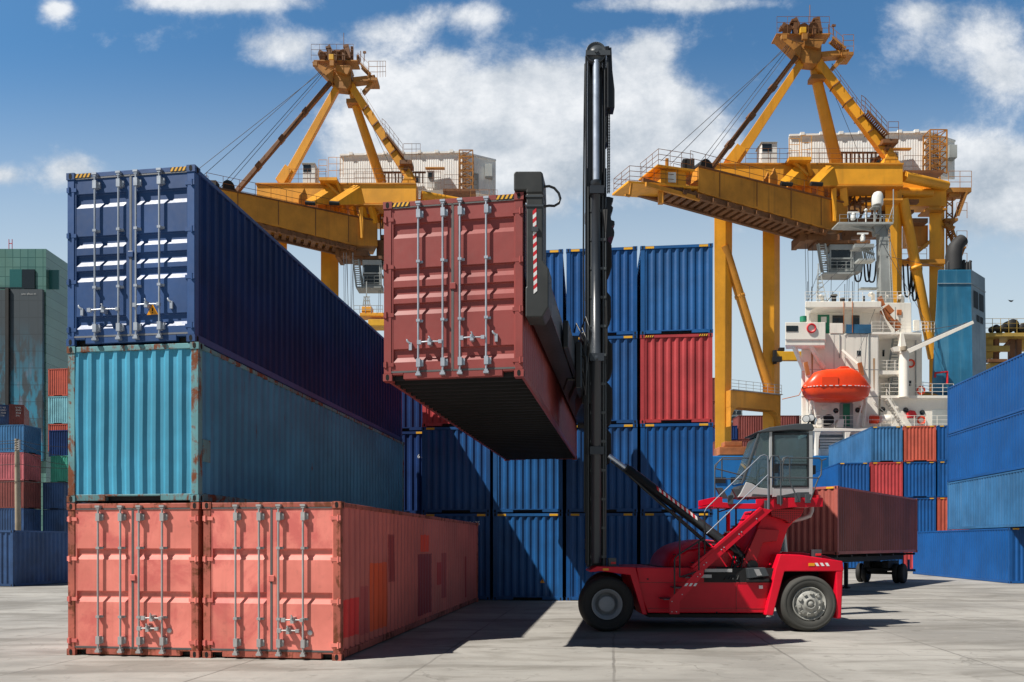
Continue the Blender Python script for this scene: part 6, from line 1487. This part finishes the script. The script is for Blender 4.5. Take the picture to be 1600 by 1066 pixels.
# tyre tracks and oil
tr_ = t.m('MULTIPLY', t.ramp(t.noise(t.mapping(v, (.05, .9, 1), rot=(0,0,R(8))), 1.6, 5, .6, .5), .52, .68), .20); c = t.mix(tr_, c, (.10,.095,.09))
t.l.new(c, b.inputs['Base Color']); t.l.new(t.m('ADD', .62, t.m('MULTIPLY', n2, .3)), b.inputs['Roughness']); b.inputs['Specular IOR Level'].default_value = .35
bn = t.new('ShaderNodeBump'); bn.inputs['Strength'].default_value = .35; bn.inputs['Distance'].default_value = .012
t.l.new(t.m('SUBTRACT', t.m('ADD', t.m('MULTIPLY', n2, .7), t.m('MULTIPLY', n3, .45)), t.m('MULTIPLY', t.m('MAXIMUM', j, cr), .9)), bn.inputs['Height']); t.l.new(bn.outputs[0], b.inputs['Normal'])
M['concrete'] = m
sheet_obj('concrete_yard', -260, 260, -60, 72.3, 0, m)
mb = MB(); mb.box(-260, 260, 72.3, 72.6, -6, -.004); o = mb.build('quay_edge', M['concrete']); o['kind'] = 'structure'
mb = MB(); mb.box(-900, 900, 84.6, 85.0, -6, -.004); o = mb.build('quay_edge', M['concrete']); o['kind'] = 'structure'
sheet_obj('far_quay_ground', -2500, 2500, 84.6, 3500, 0, m)
sheet_obj('yard_ground', -2500, -260, -60, 84.6, 0, m); sheet_obj('yard_ground', 260, 2500, -60, 84.6, 0, m)
m, t, b = newmat('harbour_water'); b.inputs['Base Color'].default_value = (.02,.05,.06,1); b.inputs['Roughness'].default_value = .08
tc = t.new('ShaderNodeTexCoord'); bn = t.new('ShaderNodeBump'); bn.inputs['Strength'].default_value = .3; t.l.new(t.noise(tc.outputs['Object'], 1.2, 5), bn.inputs['Height']); t.l.new(bn.outputs[0], b.inputs['Normal'])
sheet_obj('water', -260, 260, 72.2, 84.9, -2.2, m)

# ------------------------------------------------------------------ sky, sun, camera
SUN = Vector((.67, .33, -1.0)).normalized()
w = bpy.data.worlds.new('World'); scene.world = w; w.use_nodes = True
t = NT(w.node_tree); bg = t.n['Background']
sky = t.new('ShaderNodeTexSky', sky_type='NISHITA'); sky.sun_disc = False
sky.sun_elevation = math.asin(-SUN.z); sky.sun_rotation = math.atan2(-SUN.x, -SUN.y); sky.air_density = 1.0; sky.dust_density = .6; sky.ozone_density = 1.6
tc = t.new('ShaderNodeTexCoord'); d = t.sep(tc.outputs['Generated'])
ya = t.m('MAXIMUM', t.m('ABSOLUTE', d[1]), .08)
A = t.m('DIVIDE', d[0], ya); B = t.m('DIVIDE', d[2], ya)                # a fixed map of compass direction and height
cv = t.new('ShaderNodeCombineXYZ'); t.put(cv.inputs[0], A); t.put(cv.inputs[1], t.m('MULTIPLY', B, 1.2)); t.put(cv.inputs[2], t.m('SIGN', d[1]))
def blobs(A, B):
    tot = None
    for (px, py, sx, sy, amp) in CLOUDS:
        a0, b0, sa, sb = (px-800)/F, (850-py)/F, sx/F, sy/F
        e = t.m('ADD', t.m('POWER', t.m('DIVIDE', t.m('SUBTRACT', A, a0), sa), 2.0), t.m('POWER', t.m('DIVIDE', t.m('SUBTRACT', B, b0), sb), 2.0))
        gsn = t.m('MULTIPLY', t.m('POWER', 2.718, t.m('MULTIPLY', e, -1)), amp)
        tot = gsn if tot is None else t.m('ADD', tot, gsn)
    return tot
CLOUDS = [(690,185,170,75,.85),(880,160,130,80,.85),(1040,180,110,65,.75),(860,260,330,80,.65),(600,150,70,50,.45),(560,60,90,40,.28),(1010,75,60,35,.25),
          (1530,265,120,70,.62),(1590,330,150,90,.5),(1330,330,160,60,.25),
          (1540,60,110,75,.52),(1570,130,60,40,.4),(1130,50,80,30,.28),(350,2,150,17,.62),(740,22,60,26,.5),(620,45,75,35,.42),(430,75,70,35,.42),(250,60,160,40,.12),(1090,5,170,16,.6),(1020,80,50,35,.36),
          (110,270,80,36,.55),(0,275,30,18,.5),(90,15,25,16,.5),(1440,20,40,25,.36),(560,110,60,30,.3),(700,95,40,18,.35)]
n1 = t.noise(cv.outputs[0], 5.4, 12, .66, .10)
off = t.new('ShaderNodeVectorMath', operation='ADD'); t.l.new(cv.outputs[0], off.inputs[0]); off.inputs[1].default_value = (-.030, .050, 0)
n2 = t.noise(off.outputs[0], 5.4, 12, .66, .10)
bl = blobs(A, B)
dens = t.m('ADD', bl, t.m('MULTIPLY', t.m('SUBTRACT', n1, .5), 1.5))
cov = t.ramp(dens, .18, .66)
lit = t.m('ADD', .50, t.m('MULTIPLY', t.m('SUBTRACT', n1, n2), 3.4), clamp=True)
lit = t.m('ADD', t.m('MULTIPLY', lit, .75), t.m('MULTIPLY', t.ramp(B, .38, .62), .30), clamp=True)
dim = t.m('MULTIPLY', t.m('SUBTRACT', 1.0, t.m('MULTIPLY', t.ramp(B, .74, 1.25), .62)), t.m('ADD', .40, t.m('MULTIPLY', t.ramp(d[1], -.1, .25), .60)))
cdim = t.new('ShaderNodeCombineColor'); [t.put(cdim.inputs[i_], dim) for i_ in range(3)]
skyc = t.mix(1.0, sky.outputs[0], (.58, .97, 1.13), 'MULTIPLY')
SK = 7.9
ccol = t.mix(lit, (.40*SK, .47*SK, .55*SK), (.95*SK, .965*SK, .98*SK))
hz_ = t.ramp(B, .68, .24)
lowc = t.mix(t.m('MULTIPLY', hz_, .92), skyc, (.60*SK, .70*SK, .755*SK))
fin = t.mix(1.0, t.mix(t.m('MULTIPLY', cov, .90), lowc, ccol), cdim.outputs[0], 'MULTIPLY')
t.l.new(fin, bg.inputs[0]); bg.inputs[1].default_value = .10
sl = bpy.data.lights.new('Sun', 'SUN'); sl.energy = 5.0; sl.angle = R(.5); sl.color = (1, .95, .87)
so = bpy.data.objects.new('Sun', sl); COL.objects.link(so); so.location = (-30, -20, 60); so.rotation_euler = SUN.to_track_quat('-Z', 'Y').to_euler()
cam = bpy.data.cameras.new('Camera'); co = bpy.data.objects.new('Camera', cam); COL.objects.link(co)
co.location = (0, 0, HC); co.rotation_euler = (R(90), 0, 0); cam.sensor_width = 36; cam.lens = F/1600*36; cam.shift_y = (HY-533)/1600
cam.clip_start = .1; cam.clip_end = 5000; scene.camera = co
for o in list(bpy.data.objects):
    if '_abs' in o: del o['_abs']
scene.view_settings.view_transform = 'Standard'; scene.view_settings.look = 'None'; scene.view_settings.exposure = .35; scene.view_settings.gamma = 1
